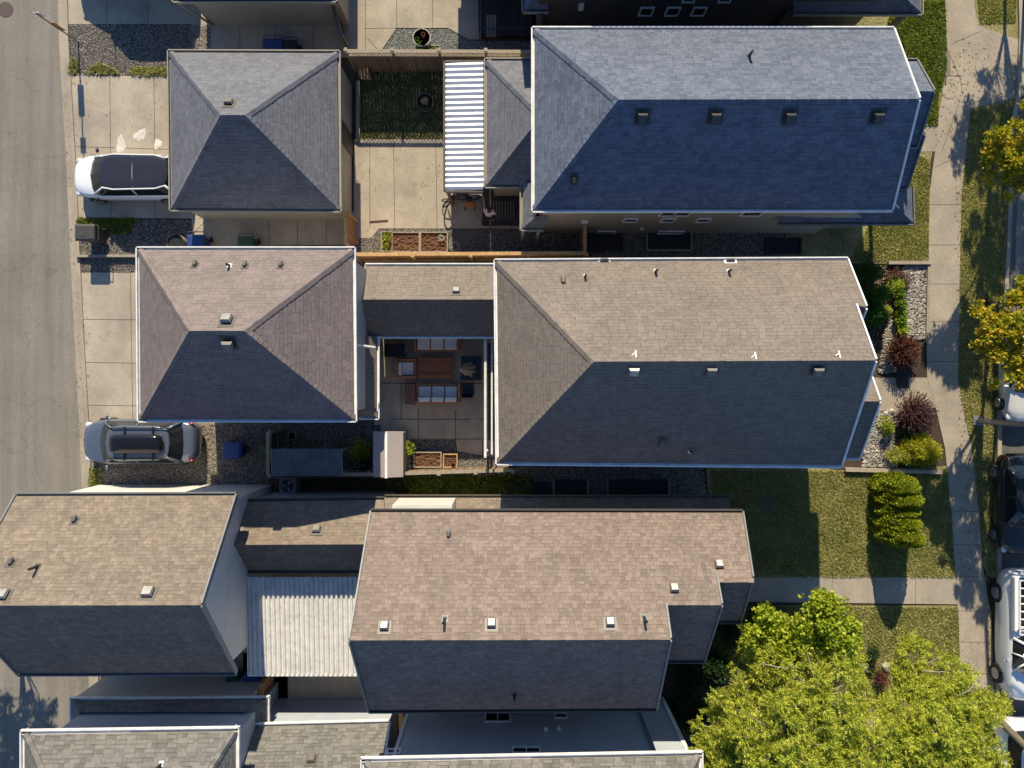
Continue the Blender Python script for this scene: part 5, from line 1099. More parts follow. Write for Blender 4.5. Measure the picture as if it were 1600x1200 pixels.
coil(690, 372, .14, 3, "small coil of pale hose inside the right planter box", MATS["pale_hose"], .33)
mb = MB(); mb.beam(P(577, 346, .04), P(606, 344, .04), .045, .04); tag(mb.build("garden_rod", plain("rust_rod", (0.16, 0.06, 0.04), .7)), "thin rust-red rod lying on the courtyard by the garage corner", "rod")

# ---------------------------------------------------------------- patio furniture
def sofa(u0, u1, v0, v1, label, back, n=3, name="sofa", cat="sofa", arms=(1, 1)):
    """rect in px at seat height; back: side of the back 'N','S','W'"""
    z = .42; a, b = P(u0, v1, z), P(u1, v0, z); cx, cy = (a.x + b.x) / 2, (a.y + b.y) / 2; t = thing(name, label, cat, (cx, cy, .02)); hx, hy = (b.x - a.x) / 2, (b.y - a.y) / 2
    th = .09; fr = MB(); fr.box(-hx, hx, -hy, hy, .16, .26)
    sides = {'N': (-hx, hx, hy - th, hy), 'S': (-hx, hx, -hy, -hy + th), 'W': (-hx, -hx + th, -hy, hy), 'E': (hx - th, hx, -hy, hy)}
    for k, s in sides.items():
        if k == back: fr.box(*s, .26, .66)
    arml = [k for k in (('W', 'E') if back in 'NS' else ('N', 'S'))]
    for k, on in zip(arml, arms):
        if on: s = sides[k]; fr.box(s[0], s[1], s[2] + (.0 if back != 'S' else th), s[3] - (0 if back != 'N' else th), .26, .56)
    fr.build('frame', M['teakf'], t, local=True, bevel=.008)
    for sx in (-1, 1):
        for sy in (-1, 1): l = MB(); l.box(sx * (hx - .05) - .04, sx * (hx - .05) + .04, sy * (hy - .05) - .04, sy * (hy - .05) + .04, 0, .16); l.build('leg', M['teakf'], t, local=True)
    ix, iy = hx - th - .01, hy - th - .01
    for k in range(n):
        if back in 'NS':
            x0, x1 = -ix + 2 * ix * k / n + .008, -ix + 2 * ix * (k + 1) / n - .008; c = MB(); c.box(x0, x1, -iy, iy, .27, .41, tx=.03, ty=.03); c.build('seat_cushion', M['cushion'], t, local=True, bevel=.035)
            s = 1 if back == 'N' else -1; c = MB(); y0, y1 = sorted((s * iy, s * (iy - .2))); c.raw([(x0, y0, .42), (x1, y0, .42), (x1, y1, .42), (x0, y1, .42), (x0 + .02, y0 - s * -.04, .74), (x1 - .02, y0 - s * -.04, .74), (x1 - .02, y1 - s * -.03, .74), (x0 + .02, y1 - s * -.03, .74)], [(0, 3, 2, 1), (4, 5, 6, 7), (0, 1, 5, 4), (1, 2, 6, 5), (2, 3, 7, 6), (3, 0, 4, 7)])
            c.build('back_cushion', M['cushion'], t, local=True, bevel=.05)
        else:
            y0, y1 = -iy + 2 * iy * k / n + .008, -iy + 2 * iy * (k + 1) / n - .008; c = MB(); c.box(-ix, ix, y0, y1, .27, .41, tx=.03, ty=.03); c.build('seat_cushion', M['cushion'], t, local=True, bevel=.035)
            c = MB(); c.box(-ix, -ix + .18, y0, y1, .42, .74, tx=.02, ty=.03); c.build('back_cushion', M['cushion'], t, local=True, bevel=.05)
    return t
sofa(647, 719, 519, 550, "grey three-seat sofa half under the breezeway roof at the top of the patio", 'N')
sofa(619, 650, 561, 591, "single grey armchair with an orange wood frame left of the slatted table", 'W', 1, name="armchair", cat="armchair")
sofa(650, 719, 599, 630, "grey three-seat sofa with orange wood frame below the slatted table", 'S', arms=(0, 1))
def table(u0, u1, v0, v1, h, label, m, name="table", cat="table"):
    a, b = P(u0, v1, h), P(u1, v0, h); cx, cy = (a.x + b.x) / 2, (a.y + b.y) / 2; hx, hy = (b.x - a.x) / 2, (b.y - a.y) / 2; t = thing(name, label, cat, (cx, cy, .02)); mb = MB(); n = max(3, int(2 * hy / .1)) if hx > hy else max(3, int(2 * hx / .1))
    for k in range(n):
        if hx > hy: mb.box(-hx, hx, -hy + 2 * hy * k / n, -hy + 2 * hy * (k + 1) / n - .012, h - .06, h - .02)
        else: mb.box(-hx + 2 * hx * k / n, -hx + 2 * hx * (k + 1) / n - .012, -hy, hy, h - .06, h - .02)
    mb.box(-hx, hx, -hy, hy, h - .12, h - .061); mb.build('table_top', m, t, local=True)
    for sx in (-1, 1):
        for sy in (-1, 1): l = MB(); l.box(sx * (hx - .06) - .045, sx * (hx - .06) + .045, sy * (hy - .06) - .045, sy * (hy - .06) + .045, 0, h - .12); l.build('leg', m, t, local=True)
table(654, 707, 558, 591, .45, "long slatted orange-brown wood table in the middle of the patio", wood("teak_board", (0.36, 0.13, 0.06), 1, .1))
table(632, 649, 600, 632, .42, "small slatted wood side table at the left end of the lower sofa", wood("teak_board_dull", (0.24, 0.12, 0.085), 0, .1), name="side_table")
table(600, 631, 537, 557, .6, "black square fire table in the upper left corner of the patio", M['black'], name="fire_table", cat="fire table")
table(720, 752, 556, 594, .72, "dark square table at the right edge of the patio", plain("dark_blue_tabletop", (0.02, 0.024, 0.034), .4))
# closed parasol lying / leaning beside the table
p = P(723, 578, 1.0); t = thing("parasol", "closed beige parasol standing left of the dark square table", "parasol", (P(733, 577).x, P(733, 577).y, 0))
mb = MB(); mb.tube([P(736, 576, .02), P(716, 576, 2.2)], .022, 8); mb.build('pole', M['oldrail'], t)
mb = MB(); A, B_ = P(735, 577, .95), P(717, 575, 2.1); n = 14; rows = 8
for k in range(rows + 1):
    q = A.lerp(B_, k / rows); r = .30 * (1 - k / rows) ** .8 + .05
    for j in range(n): a = 2 * math.pi * j / n; rr = r * (1 if j % 2 else .55); mb.v.append(q + Vector((rr * math.cos(a) * .8, rr * math.sin(a), -.1 * (j % 2))))
for k in range(rows):
    for j in range(n): mb.f.append([k * n + j, k * n + (j + 1) % n, (k + 1) * n + (j + 1) % n, (k + 1) * n + j]); mb.uv.append(None); mb.mi.append(0)
mb.build('canopy', plain("beige_canvas", (0.42, 0.35, 0.26), .9, var=.2), t)
p = P(731, 607, .45); t = thing("folding_chair", "black folding chair below the dark square table", "chair", (p.x, p.y, .02), math.pi)
mb = MB(); mb.box(-.22, .22, -.2, .24, .42, .46); mb.build('seat', M['black'], t, local=True, bevel=.01)
mb = MB(); mb.raw([(-.22, .24, .46), (.22, .24, .46), (.22, .27, .46), (-.22, .27, .46), (-.22, .36, .9), (.22, .36, .9), (.22, .39, .9), (-.22, .39, .9)], [(0, 3, 2, 1), (4, 5, 6, 7), (0, 1, 5, 4), (1, 2, 6, 5), (2, 3, 7, 6), (3, 0, 4, 7)]); mb.build('backrest', M['black'], t, local=True)
for sx in (-1, 1): l = MB(); l.tube([(sx * .22, -.22, 0), (sx * .22, .22, .45), (sx * .22, .28, .6)], .014, 6); l.tube([(sx * .22, .3, 0), (sx * .22, -.18, .44)], .014, 6); l.tube([(sx * .25, -.2, .64), (sx * .25, .32, .64)], .016, 6); l.build('leg', M['dark'], t, local=True)
mb = MB()
for a in range(7):
    r = 0 if a == 6 else .12; c = P(742, 655); c = c + Vector((r * math.cos(a), r * math.sin(a), .024)); mb.cyl((c.x, c.y), .045, .022, .03, 10)
tag(mb.build("chalk_flower", plain("pale_stone", (0.5, 0.45, 0.36), .8)), "small ring of pale stepping dots on the patio near the downspout", "ground mark")
# boards under the house eave on the right of the patio
mb = MB(); x0, x1 = P(763, 0).x, P(790, 0).x
for k in range(26): y = P(0, 688).y + k * .16; mb.box(x0, x1, y, y + .145, .03, .1)
tag(mb.build("deck_boards", plain("red_brown_boards", (0.085, 0.05, 0.04), .7)), "narrow strip of dark red deck boards between the patio and the tan house", "deck")
# lean-to, shed, pots, condenser
t = thing("lean_to", "lean-to shelter with dark blue corrugated roof below the mauve-roofed garage", "shelter", (-11.5, -4, 0))
mb = MB(); z = 1.9; x0, x1 = P(423, 0, z).x, P(535, 0, z).x; y0, y1 = P(0, 743, z - .15).y, P(0, 701, z).y; n = 26; p_ = (x1 - x0) / n
for k in range(n):
    for a, b_, h0, h1 in ((0, .5, 0, .035), (.5, 1, .035, 0)):
        x = x0 + p_ * k; mb.quad([(x + p_ * a, y0, z + h0 - .12), (x + p_ * b_, y0, z + h1 - .12), (x + p_ * b_, y1, z + h1 + .05), (x + p_ * a, y1, z + h0 + .05)])
mb.build('roof', plain("blue_grey_sheet", (0.10, 0.125, 0.16), .6, var=.25, scale=2), t)
for x in (x0 + .1, (x0 + x1) / 2, x1 - .1):
    for y in (y0 + .1, y1 - .1): l = MB(); l.box(x - .04, x + .04, y - .04, y + .04, 0, z - .12); l.build('post', M['oldrail'], t)
mb = MB(); mb.box(x0 + .3, x1 - 1.2, y1 - .5, y1 - .1, .1, .7); mb.build('shelf', M['oldwood'], t)
t = thing("shed", "small storage shed with a pale two-tone pitched roof and white ridge strip", "shed", (-5.3, -3, 0))
z = 1.95; x0, x1 = P(583, 0, z).x, P(630, 0, z).x; xm = P(605.5, 0, z).x; y0, y1 = P(0, 745, z).y, P(0, 674, z).y
mb = MB(); mb.raw([(x0, y0, z), (xm, y0, z + .3), (xm, y1, z + .3), (x0, y1, z), (x1, y0, z), (x1, y1, z), (x0, y0, z - .04), (x0, y1, z - .04), (x1, y0, z - .04), (x1, y1, z - .04)], [(0, 1, 2, 3), (1, 4, 5, 2), (0, 3, 7, 6), (4, 5, 9, 8), (0, 1, 4, 8, 6), (3, 2, 5, 9, 7), (6, 7, 9, 8)])
so = mb.build('roof', plain("shed_plastic", (0.36, 0.31, 0.29), .6, var=.06), t)
mb = MB(); mb.box(xm - .05, xm + .05, y0 - .02, y1 + .02, z + .29, z + .335); mb.build('ridge_strip', M['white'], so)
mb = MB(); mb.box(x0 + .08, x1 - .06, y0 + .06, y1 - .08, .03, z); mb.build('wall', M['trim_taupe'], t)
pot(456, 681, .17, .45, plain("grey_pot", (0.30, 0.28, 0.27), .7), "round grey pot beside the gate panel near the lean-to")
pot(641, 696, .11, .4, plain("white_pot", (0.45, 0.45, 0.43), .7), "small white rimmed pot above the planter box by the shed")
pot(708, 726, .08, .42, plain("terracotta2", (0.28, 0.12, 0.09), .6), "tiny terracotta pot inside the small square planter box")
pot(558, 727, .10, .5, M['white'], "small white bucket at the foot of the leafy bush", name="bucket", cat="bucket")
pot(568, 727, .14, .55, M['greenbin'], "green square tub at the foot of the leafy bush", square=True, name="tub", cat="tub")
p = P(449, 759, .8); t = thing("air_conditioner", "square grey outdoor air conditioning unit with a round fan grille", "air conditioner", (p.x, p.y, .02))
mb = MB(); mb.box(-.34, .34, -.36, .36, 0, .78); mb.build('body', M['trim_grey'], t, local=True, bevel=.03)
mb = MB(); mb.cyl((0, 0), .27, .781, .787, 24); g_ = mb.build('fan_opening', M['black'], t, local=True)
mb = MB()
for k in range(3): a = k * 2.1 + .6; mb.raw([(0, 0, .795), (.24 * math.cos(a), .24 * math.sin(a), .795), (.24 * math.cos(a + .7), .24 * math.sin(a + .7), .805)], [(0, 1, 2)])
mb.build('fan_blade', M['metal_dull'], g_, local=True)
mb = MB()
for r in (.09, .18, .27): mb.tube([(r * math.cos(a), r * math.sin(a), .82) for a in np.linspace(0, 2 * math.pi, 25)], .006, 5)
for k in range(4): a = k * math.pi / 4; mb.beam((-.27 * math.cos(a), -.27 * math.sin(a), .82), (.27 * math.cos(a), .27 * math.sin(a), .82), .01, .01)
mb.build('grille', M['dark'], g_, local=True)

# ---------------------------------------------------------------- street sign, lamp, poles
t = thing("street_sign", "thin sign pole by the lane with a yellow-orange sign and a white tip", "sign post", tuple(P(123, 66)))
b = P(123, 66); tip = P(55, 20, 2.95); mb = MB(); mb.tube([b, tip], .03, 8); mb.build('pole', M['metal_dull'], t)
def at(z): return b.lerp(tip, z / 2.95)
mb = MB(); c = at(1.55); mb.box(c.x - .30, c.x + .30, c.y + .035, c.y + .05, 1.2, 1.9)
mb = MB(); dd = Vector((.9, -.08, 0)).normalized()
def blade(z0, z1, wd_, m, name):
    mb = MB(); c0_, c1_ = at(z0), at(z1); q = Vector((wd_, 0, 0)); o_ = Vector((0, .05, 0))
    mb.raw([c0_ - q + o_, c0_ + q + o_, c1_ + q + o_, c1_ - q + o_, c0_ - q + o_ * .6, c0_ + q + o_ * .6, c1_ + q + o_ * .6, c1_ - q + o_ * .6], [(0, 1, 2, 3), (7, 6, 5, 4), (0, 4, 5, 1), (2, 6, 7, 3), (1, 5, 6, 2), (0, 3, 7, 4)]); mb.build(name, m, t)
blade(1.15, 1.95, .13, plain("sign_orange", (0.55, 0.26, 0.03), .5), 'sign_plate'); blade(2.5, 2.9, .12, M['white'], 'name_plate')
t = thing("street_lamp", "grey street lamp pole rising from the boulevard grass beside the white parked car", "street lamp", tuple(P(1524, 657)))
b = P(1526, 657); mb = MB(); mb.box(b.x - .2, b.x + .2, b.y - .2, b.y + .2, 0, .12); mb.build('base', M['metal_dull'], t, bevel=.02)
mb = MB(); mb.tube([b, b + Vector((0, 0, 8))], [.13, .07], 12); mb.build('pole', plain("galvanised", (0.25, 0.26, 0.27), .4, metal=.5), t)
mb = MB(); mb.tube([b + Vector((0, 0, 7.9)), b + Vector((.8, 0, 8.3)), b + Vector((2.2, 0, 8.4))], .045, 8); mb.build('arm', MATS["galvanised"], t)
mb = MB(); mb.ell(b + Vector((2.5, 0, 8.38)), (.4, .16, .09), 12, 8); mb.build('lamp_head', MATS["galvanised"], t, smooth=True)
t = thing("utility_pole", "wooden utility pole leaning out over the white van at the lower right", "utility pole", tuple(P(1535, 1100)))
b = P(1537, 1100); mb = MB(); mb.tube([b, P(1625, 1190, 2.9), P(1800, 1340, 8)], [.15, .14, .12], 12); mb.build('pole', plain("pole_wood", (0.13, 0.11, 0.075), .8, var=.3), t)

# manhole, utility cover
t = MB(); c = P(9, 15); t.cyl((c.x, c.y), .33, .008, .02, 28); tag(t.build("manhole_cover", plain("rust_iron", (0.085, 0.06, 0.05), .7, var=.3, scale=20)), "round rusty manhole cover in the lane at the upper left corner", "manhole cover")
t = MB(); c = P(1483, 143); t.tube([(c.x + .33 * math.cos(a), c.y + .33 * math.sin(a), .036) for a in np.linspace(0, 2 * math.pi, 33)], .008, 4); t.cyl((c.x, c.y), .31, .03, .038, 28); tag(t.build("manhole_cover", M['kerb']), "round concrete manhole cover in the pavement near the slate-roofed house", "manhole cover")
t = MB(); a, b_ = P(1466, 119), P(1484, 80); t.box(a.x, b_.x, a.y, b_.y, .03, .045); tag(t.build("utility_cover", plain("brown_cover", (0.19, 0.165, 0.14), .8)), "rectangular brown utility box lid beside the pavement", "utility cover")
t = MB(); c = P(1201, 789); t.cyl((c.x, c.y), .42, .02, .05, 24); tag(t.build("drain_cover", plain("dull_cover", (0.12, 0.105, 0.085), .9)), "round brownish cover in the shaded lawn", "drain cover")
t = MB(); a, b_ = P(1400, 606), P(1419, 581); t.box(a.x, b_.x, a.y, b_.y, .03, .05); tag(t.build("door_mat", plain("dark_mat", (0.03, 0.03, 0.032), .9)), "dark rectangular mat on the entry walk between the maroon shrubs", "mat")
pm_ = ground("paint_patches", [(0.42, 0.38, 0.32), (0.58, 0.55, 0.50), (0.68, 0.66, 0.63)], 5, 0.1)
for cu, cv, ru, rv, ang, la in ((219, 211, 10, 9, .4, "largest pale paint patch on the driveway above the white car"), (247, 225, 6, 8, .2, "small pale paint patch next to the grey hipped garage roof"), (189, 226, 7, 14, .1, "long pale paint patch on the driveway, just above the white car roof")):
    mb = MB(); pts_ = []
    for k in range(22): a = 2 * math.pi * k / 22; rr = (1 + .16 * math.sin(3 * a + cu) + .10 * math.sin(7 * a + cv) + random.uniform(-.07, .07)); p_ = P(cu + ru * rr * math.cos(a + ang), cv + rv * rr * math.sin(a)); pts_.append(Vector((p_.x, p_.y, .0235)))
    mb.quad(pts_[::-1]); tag(mb.build("paint_stain", pm_), la, "stain")

# ---------------------------------------------------------------- bicycle, toys, person
def ring(mb, c, ax, up, r, tr, n=22): mb.tube([c + ax * r * math.cos(a) + up * r * math.sin(a) for a in np.linspace(0, 2 * math.pi, n + 1)], tr, 6, cap=False)
def bicycle(p0, ang, label, fm, sc_=1.0, steer=.5):
    t = thing("bicycle", label, "bicycle", tuple(p0), ang); s = sc_; r = .33 * s
    def v(x, z, y=0): return Vector((x * s, y * s, z * s))
    for x, st, nm in ((-.52, 0, 'wheel'), (.52, steer, 'wheel')):
        ax = Vector((math.cos(st), math.sin(st), 0)); w_ = MB(); c = Vector((x * s, 0, r)); ring(w_, c, ax, Vector((0, 0, 1)), r, .032 * s)
        for k in range(8): a = k * math.pi / 4; w_.beam(c - (ax * math.cos(a) + Vector((0, 0, math.sin(a)))) * r, c + (ax * math.cos(a) + Vector((0, 0, math.sin(a)))) * r, .005, .005)
        w_.build(nm, M['tyre'], t, local=True)
    f = MB()
    for a, b in ((v(-.52, .33), v(-.08, .30)), (v(-.52, .33), v(-.2, .78)), (v(-.08, .30), v(-.22, .86)), (v(-.08, .30), v(.36, .72)), (v(-.2, .78), v(.34, .84)), (v(.33, .92), v(.42, .6)), (v(.42, .6), v(.52, .33))): f.tube([a, b], .028 * s, 7)
    f.build('frame', fm, t, local=True)
    h = MB(); c = v(.32, .98); d = Vector((-math.sin(steer), math.cos(steer), 0)); h.tube([c - d * .3, c, c + d * .3], .014, 6); h.tube([v(.33, .9), c], .014, 6); h.build('handlebar', M['black'], t, local=True)
    q = MB(); q.ell(v(-.24, .9), (.13, .07, .035), 10, 6); q.build('saddle', M['black'], t, local=True)
    q = MB(); c = v(-.08, .30); ring(q, c, Vector((1, 0, 0)), Vector((0, 0, 1)), .09, .01, 12); q.beam(c, c + Vector((.1, .08, -.13)), .02, .02); q.beam(c + Vector((0, .1, 0)), c + Vector((-.1, -.1, .12)), .02, .02); q.build('pedals', M['dark'], t, local=True)
    return t
pk = plain("pink_paint", (0.45, 0.09, 0.22), .35); bk = plain("dark_paint", (0.05, 0.05, 0.055), .35)
bicycle(P(721, 315, .022), math.pi + .15, "bicycle with dark frame standing on the courtyard beside the striped patio cover", bk, 1.0, .6)
bicycle(P(712, 309, .022), math.pi + .45, "small pink bicycle leaning with the dark one beside the striped patio cover", pk, .72, -.4)
t = thing("toy_stroller", "small orange stroller with a dark blue hood next to the bicycles", "stroller", tuple(P(734, 320, .022)))
c = P(734, 322, 0); mb = MB(); mb.box(c.x - .17, c.x + .17, c.y - .12, c.y + .12, .3, .42, tx=-.03, ty=-.02); mb.build('seat', plain("orange_fabric", (0.55, 0.20, 0.04), .8), t, bevel=.02)
mb = MB(); mb.ell((c.x, c.y + .14, .52), (.2, .1, .12), 12, 8); mb.build('hood', plain("navy_fabric", (0.02, 0.025, 0.05), .8), t, smooth=True)
mb = MB(); mb.tube([(c.x - .2, c.y + .24, .56), (c.x, c.y + .27, .62), (c.x + .2, c.y + .24, .56)], .015, 6)
for sx in (-1, 1): mb.tube([(c.x + sx * .16, c.y - .1, .08), (c.x + sx * .17, c.y + .1, .4), (c.x + sx * .2, c.y + .24, .56)], .012, 6)
mb.build('frame', M['white'], t)
for sx in (-1, 1):
    for sy in (-1, 1): w_ = MB(); w_.tube([(c.x + sx * .19, c.y + sy * .12, .08), (c.x + sx * .22, c.y + sy * .12, .08)], .08, 12); w_.build('wheel', M['black'], t)
# person: standing on the deck, one arm stretched forward (up the photo), the other bent
skin = plain("skin", (0.50, 0.27, 0.19), .55, var=.05)
t = thing("person", "person in white shirt and dark shorts standing with one arm stretched out", "person", (P(766, 345).x, P(766, 345).y, .235))
def skinmesh(name, joints, edges, m, parent, lvl=2):
    me = bpy.data.meshes.new(name); me.from_pydata([j[0] for j in joints], edges, []); me.materials.append(m)
    o = bpy.data.objects.new(name, me); COL.objects.link(o); o.parent = parent
    sk = o.modifiers.new("skin", 'SKIN'); sk.use_smooth_shade = True
    for i, j in enumerate(joints): r = j[1]; me.skin_vertices[0].data[i].radius = (r, r) if not isinstance(r, tuple) else r
    me.skin_vertices[0].data[0].use_root = True
    ss = o.modifiers.new("sub", 'SUBSURF'); ss.levels = lvl; ss.render_levels = lvl; return o
J = [((0, 0, .92), .13), ((0, .01, 1.12), .12), ((0, .02, 1.32), .14), ((0, .03, 1.45), .075), ((0, .05, 1.52), .055), ((0, .07, 1.60), .085), ((0, .08, 1.68), .09), ((0, .07, 1.74), .06),
     ((-.11, 0, .86), .095), ((-.12, .03, .48), .06), ((-.12, -.02, .1), .04), ((-.12, .12, .03), .035),
     ((.11, 0, .86), .095), ((.13, -.03, .48), .06), ((.14, -.10, .1), .04), ((.15, .03, .03), .035),
     ((-.15, .04, 1.38), .06), ((-.20, .26, 1.30), .045), ((-.22, .50, 1.32), .032), ((-.22, .58, 1.32), .03),
     ((.15, .02, 1.38), .06), ((.26, -.06, 1.14), .045), ((.12, .12, 1.05), .032), ((.07, .17, 1.05), .03)]
E = [(0, 1), (1, 2), (2, 3), (3, 4), (4, 5), (5, 6), (6, 7), (0, 8), (8, 9), (9, 10), (10, 11), (0, 12), (12, 13), (13, 14), (14, 15), (3, 16), (16, 17), (17, 18), (18, 19), (3, 20), (20, 21), (21, 22), (22, 23)]
skinmesh("body", J, E, skin, t)
for base, dr in ((Vector((-.22, .60, 1.32)), Vector((0, 1, 0))), (Vector((.05, .18, 1.05)), Vector((-.9, .4, 0)).normalized())):
    sd_ = dr.cross(Vector((0, 0, 1)))
    for k, ln_ in enumerate((.07, .08, .075, .06)):
        b0 = base + sd_ * (k - 1.5) * .018; skinmesh("finger", [(tuple(b0), .009), (tuple(b0 + dr * ln_ * .6), .008), (tuple(b0 + dr * ln_ + Vector((0, 0, -.02))), .006)], [(0, 1), (1, 2)], skin, t, 1)
    b0 = base - sd_ * .03 - dr * .04; skinmesh("thumb", [(tuple(b0), .01), (tuple(b0 - sd_ * .03 + dr * .03), .009), (tuple(b0 - sd_ * .035 + dr * .055), .007)], [(0, 1), (1, 2)], skin, t, 1)
wsh_ = plain("white_shirt", (0.55, 0.54, 0.52), .9)
skinmesh("shirt", [((0, 0, .96), .15), ((0, .01, 1.14), .142), ((0, .02, 1.32), .155), ((0, .03, 1.42), .10), ((-.15, .04, 1.385), .085), ((-.20, .18, 1.33), .068), ((.15, .02, 1.385), .085), ((.22, -.03, 1.24), .068)], [(0, 1), (1, 2), (2, 3), (3, 4), (4, 5), (3, 6), (6, 7)], wsh_, t)
skinmesh("shorts", [((0, 0, .94), .15), ((-.11, 0, .84), .115), ((-.12, .02, .58), .09), ((.11, 0, .84), .115), ((.125, -.02, .58), .09)], [(0, 1), (1, 2), (0, 3), (3, 4)], M['black'], t)
mb = MB(); mb.ell((0, .055, 1.70), (.098, .108, .10), 14, 10); mb.ell((0, -.03, 1.62), (.07, .06, .12), 10, 8); mb.build('hair', plain("dark_hair", (0.025, 0.016, 0.012), .6), t, local=True, smooth=True)
mb = MB(); mb.ell((-.035, .16, 1.645), (.013, .008, .009), 8, 6); mb.ell((.035, .16, 1.645), (.013, .008, .009), 8, 6); mb.ell((0, .155, 1.585), (.025, .008, .008), 8, 6, 1); mb.ell((0, .168, 1.615), (.012, .015, .018), 8, 6, 1)
mb.build('face', [M['black'], skin], t, local=True, smooth=True)
# ---------------------------------------------------------------- shrubs, stones and trees
def tub(pts, r, m, name, parent, n=7):
    mb = MB()
    for a, rr in zip(pts, r): mb.tube(a, rr, n)
    return mb.build(name, m, parent, smooth=True)
bark = plain("bark", (0.11, 0.09, 0.065), .9, var=.3, scale=12)
def shrub(label, u, v, rx, ry, h, m, wid=.02, ln=.06, per=260, nclump=26, up=.5, out=.9, crad=.22, group=None, name="shrub", cat="shrub", base=0.0, solid=None, surf=.55):
    p = P(u, v, h * .6); t = thing(name, label, cat, (p.x, p.y, 0), group=group); cl = []
    for k in range(nclump):
        d = rng.normal(size=3); d /= np.linalg.norm(d); d[2] = abs(d[2]); q = rng.random() ** .35
        cl.append(((p.x + d[0] * rx * q * .8, p.y + d[1] * ry * q * .8, base + .1 + d[2] * h * q * .82), crad * (.7 + .6 * rng.random())))
    leaves('foliage', cl, per, wid, ln, m, t, up, out, surf=surf)
    tub([[(p.x, p.y, 0), (p.x + .02, p.y, h * .7)]] + [[(p.x, p.y, .05), (p.x + rx * .6 * math.cos(a), p.y + ry * .6 * math.sin(a), h * .6)] for a in (0.3, 1.6, 2.9, 4.2, 5.3)], [[.04, .015]] + [[.025, .01]] * 5, bark, 'stem', t)
    return t
# dark clipped shrubs beside house B
shrub("round dark green clipped shrub at the upper end of the row beside the tan house", 1364, 424, .66, .62, 2.3, leafm("leaf_boxwood", [(0.02, 0.05, 0.012), (0.05, 0.105, 0.02), (0.10, 0.17, 0.035)], .3), .016, .03, 900, 60, crad=.2)
shrub("dark green shrub between the round clipped one and the lowest one beside the tan house", 1376, 462, .50, .55, 1.7, lf_mid, .014, .035, 800, 45, crad=.2)
shrub("dark green shrub at the lower end of the row beside the tan house", 1372, 490, .60, .62, 1.3, lf_mid, .016, .035, 700, 50, crad=.2)
shrub("thin lime green bush beside the dark green shrubs, upper end", 1394, 446, .16, .42, .7, lf_lime, .022, .045, 400, 14, crad=.13)
shrub("small lime green bush touching the lowest dark green shrub", 1388, 484, .18, .3, .7, lf_lime, .022, .045, 400, 12, crad=.13)
for k, (v, la) in enumerate(((444, "topmost lime hedge plant, next to the brown ferny shrub"), (459, "second lime hedge plant from the brown ferny shrub"), (474, "third lime hedge plant from the top of the row"), (489, "fourth lime hedge plant from the top of the row"), (502, "fifth lime hedge plant, next to last in the row"), (516, "lowest lime hedge plant, just above the maroon shrub"))):
    shrub(la, 1407 + k * .8, v, .24, .24, .75, lf_lime if k in (0, 5) else leafm("leaf_hedge", [(0.085, 0.143, 0.013), (0.20, 0.273, 0.026), (0.312, 0.429, 0.046)], .3), .022, .05, 420, 14, crad=.15, group="lime green hedge plants in a row beside the river stones")
shrub("low brown ferny shrub at the top corner of the stone garden", 1404, 430, .45, .3, .5, leafm("leaf_brown", [(0.05, 0.02, 0.015), (0.12, 0.055, 0.04), (0.22, 0.11, 0.08)], .15), .012, .06, 260, 20, crad=.16)
shrub("low purple shrub beside the brown ferny one in the stone garden", 1417, 441, .2, .3, .45, lf_red, .012, .05, 260, 12, crad=.14)
def spiky(label, u, v, r, h, m, n=420):
    p = P(u, v, h * .5); t = thing("barberry_shrub", label, "shrub", (p.x, p.y, 0), group="maroon spiky shrubs by the entry walk"); C_, D = [], []; mb = MB()
    for k in range(n):
        d = rng.normal(size=3); d /= np.linalg.norm(d); d[2] = abs(d[2]) * .9 + .12; d /= np.linalg.norm(d); L_ = r * (.75 + .42 * rng.random()); e = np.array([d[0] * L_, d[1] * L_, .15 + d[2] * h * (.7 + .35 * rng.random())]); s0 = np.array([p.x, p.y, 0.1])
        if k % 6 == 0: mb.tube([tuple(s0), tuple(s0 + e)], [.012, .003], 4)
        for j in np.linspace(.35, 1, 15): C_.append(s0 + e * j + rng.normal(size=3) * .02); D.append(d + rng.normal(size=3) * .55)
    C_ = np.array(C_); D = unit(np.array(D)); S = unit(np.cross(D, rng.normal(size=D.shape))); quads_mesh('foliage', C_, D, S, .014 + .01 * rng.random(len(C_)), .03 + .02 * rng.random(len(C_)), m, t); mb.build('stem', bark, t); return t
spiky("maroon spiky shrub above the dark door mat, by the lime hedge", 1411, 549, .78, .95, lf_red)
spiky("larger maroon spiky shrub below the door mat, above the yellow conifer", 1432, 646, .88, 1.1, leafm("leaf_purple", [(0.03, 0.013, 0.018), (0.07, 0.028, 0.033), (0.13, 0.06, 0.06), (0.2, 0.09, 0.08)], .2), 480)
shrub("small yellow-green shrub on the river stones left of the maroon shrub", 1389, 667, .33, .42, .8, leafm("leaf_yellowgreen", [(0.117, 0.156, 0.016), (0.312, 0.364, 0.039), (0.546, 0.520, 0.078)], .3), .016, .06, 300, 26, crad=.16)
shrub("golden spreading conifer beside the pavement, with long drooping tips", 1442, 704, 1.12, .86, 1.1, lf_yel, .014, .08, 480, 95, up=.35, out=1.2, crad=.22)
shrub("paler rounded conifer left of the golden spreading one", 1404, 713, .52, .42, .8, leafm("leaf_pale_yellow", [(0.130, 0.156, 0.026), (0.312, 0.325, 0.065), (0.520, 0.494, 0.117)], .3), .010, .05, 600, 36, up=.35, out=1.2, crad=.18)
shrub("dark green low plant in shade between the maroon shrub and golden conifer", 1425, 682, .6, .3, .45, lf_mid, .02, .05, 240, 22, crad=.16)
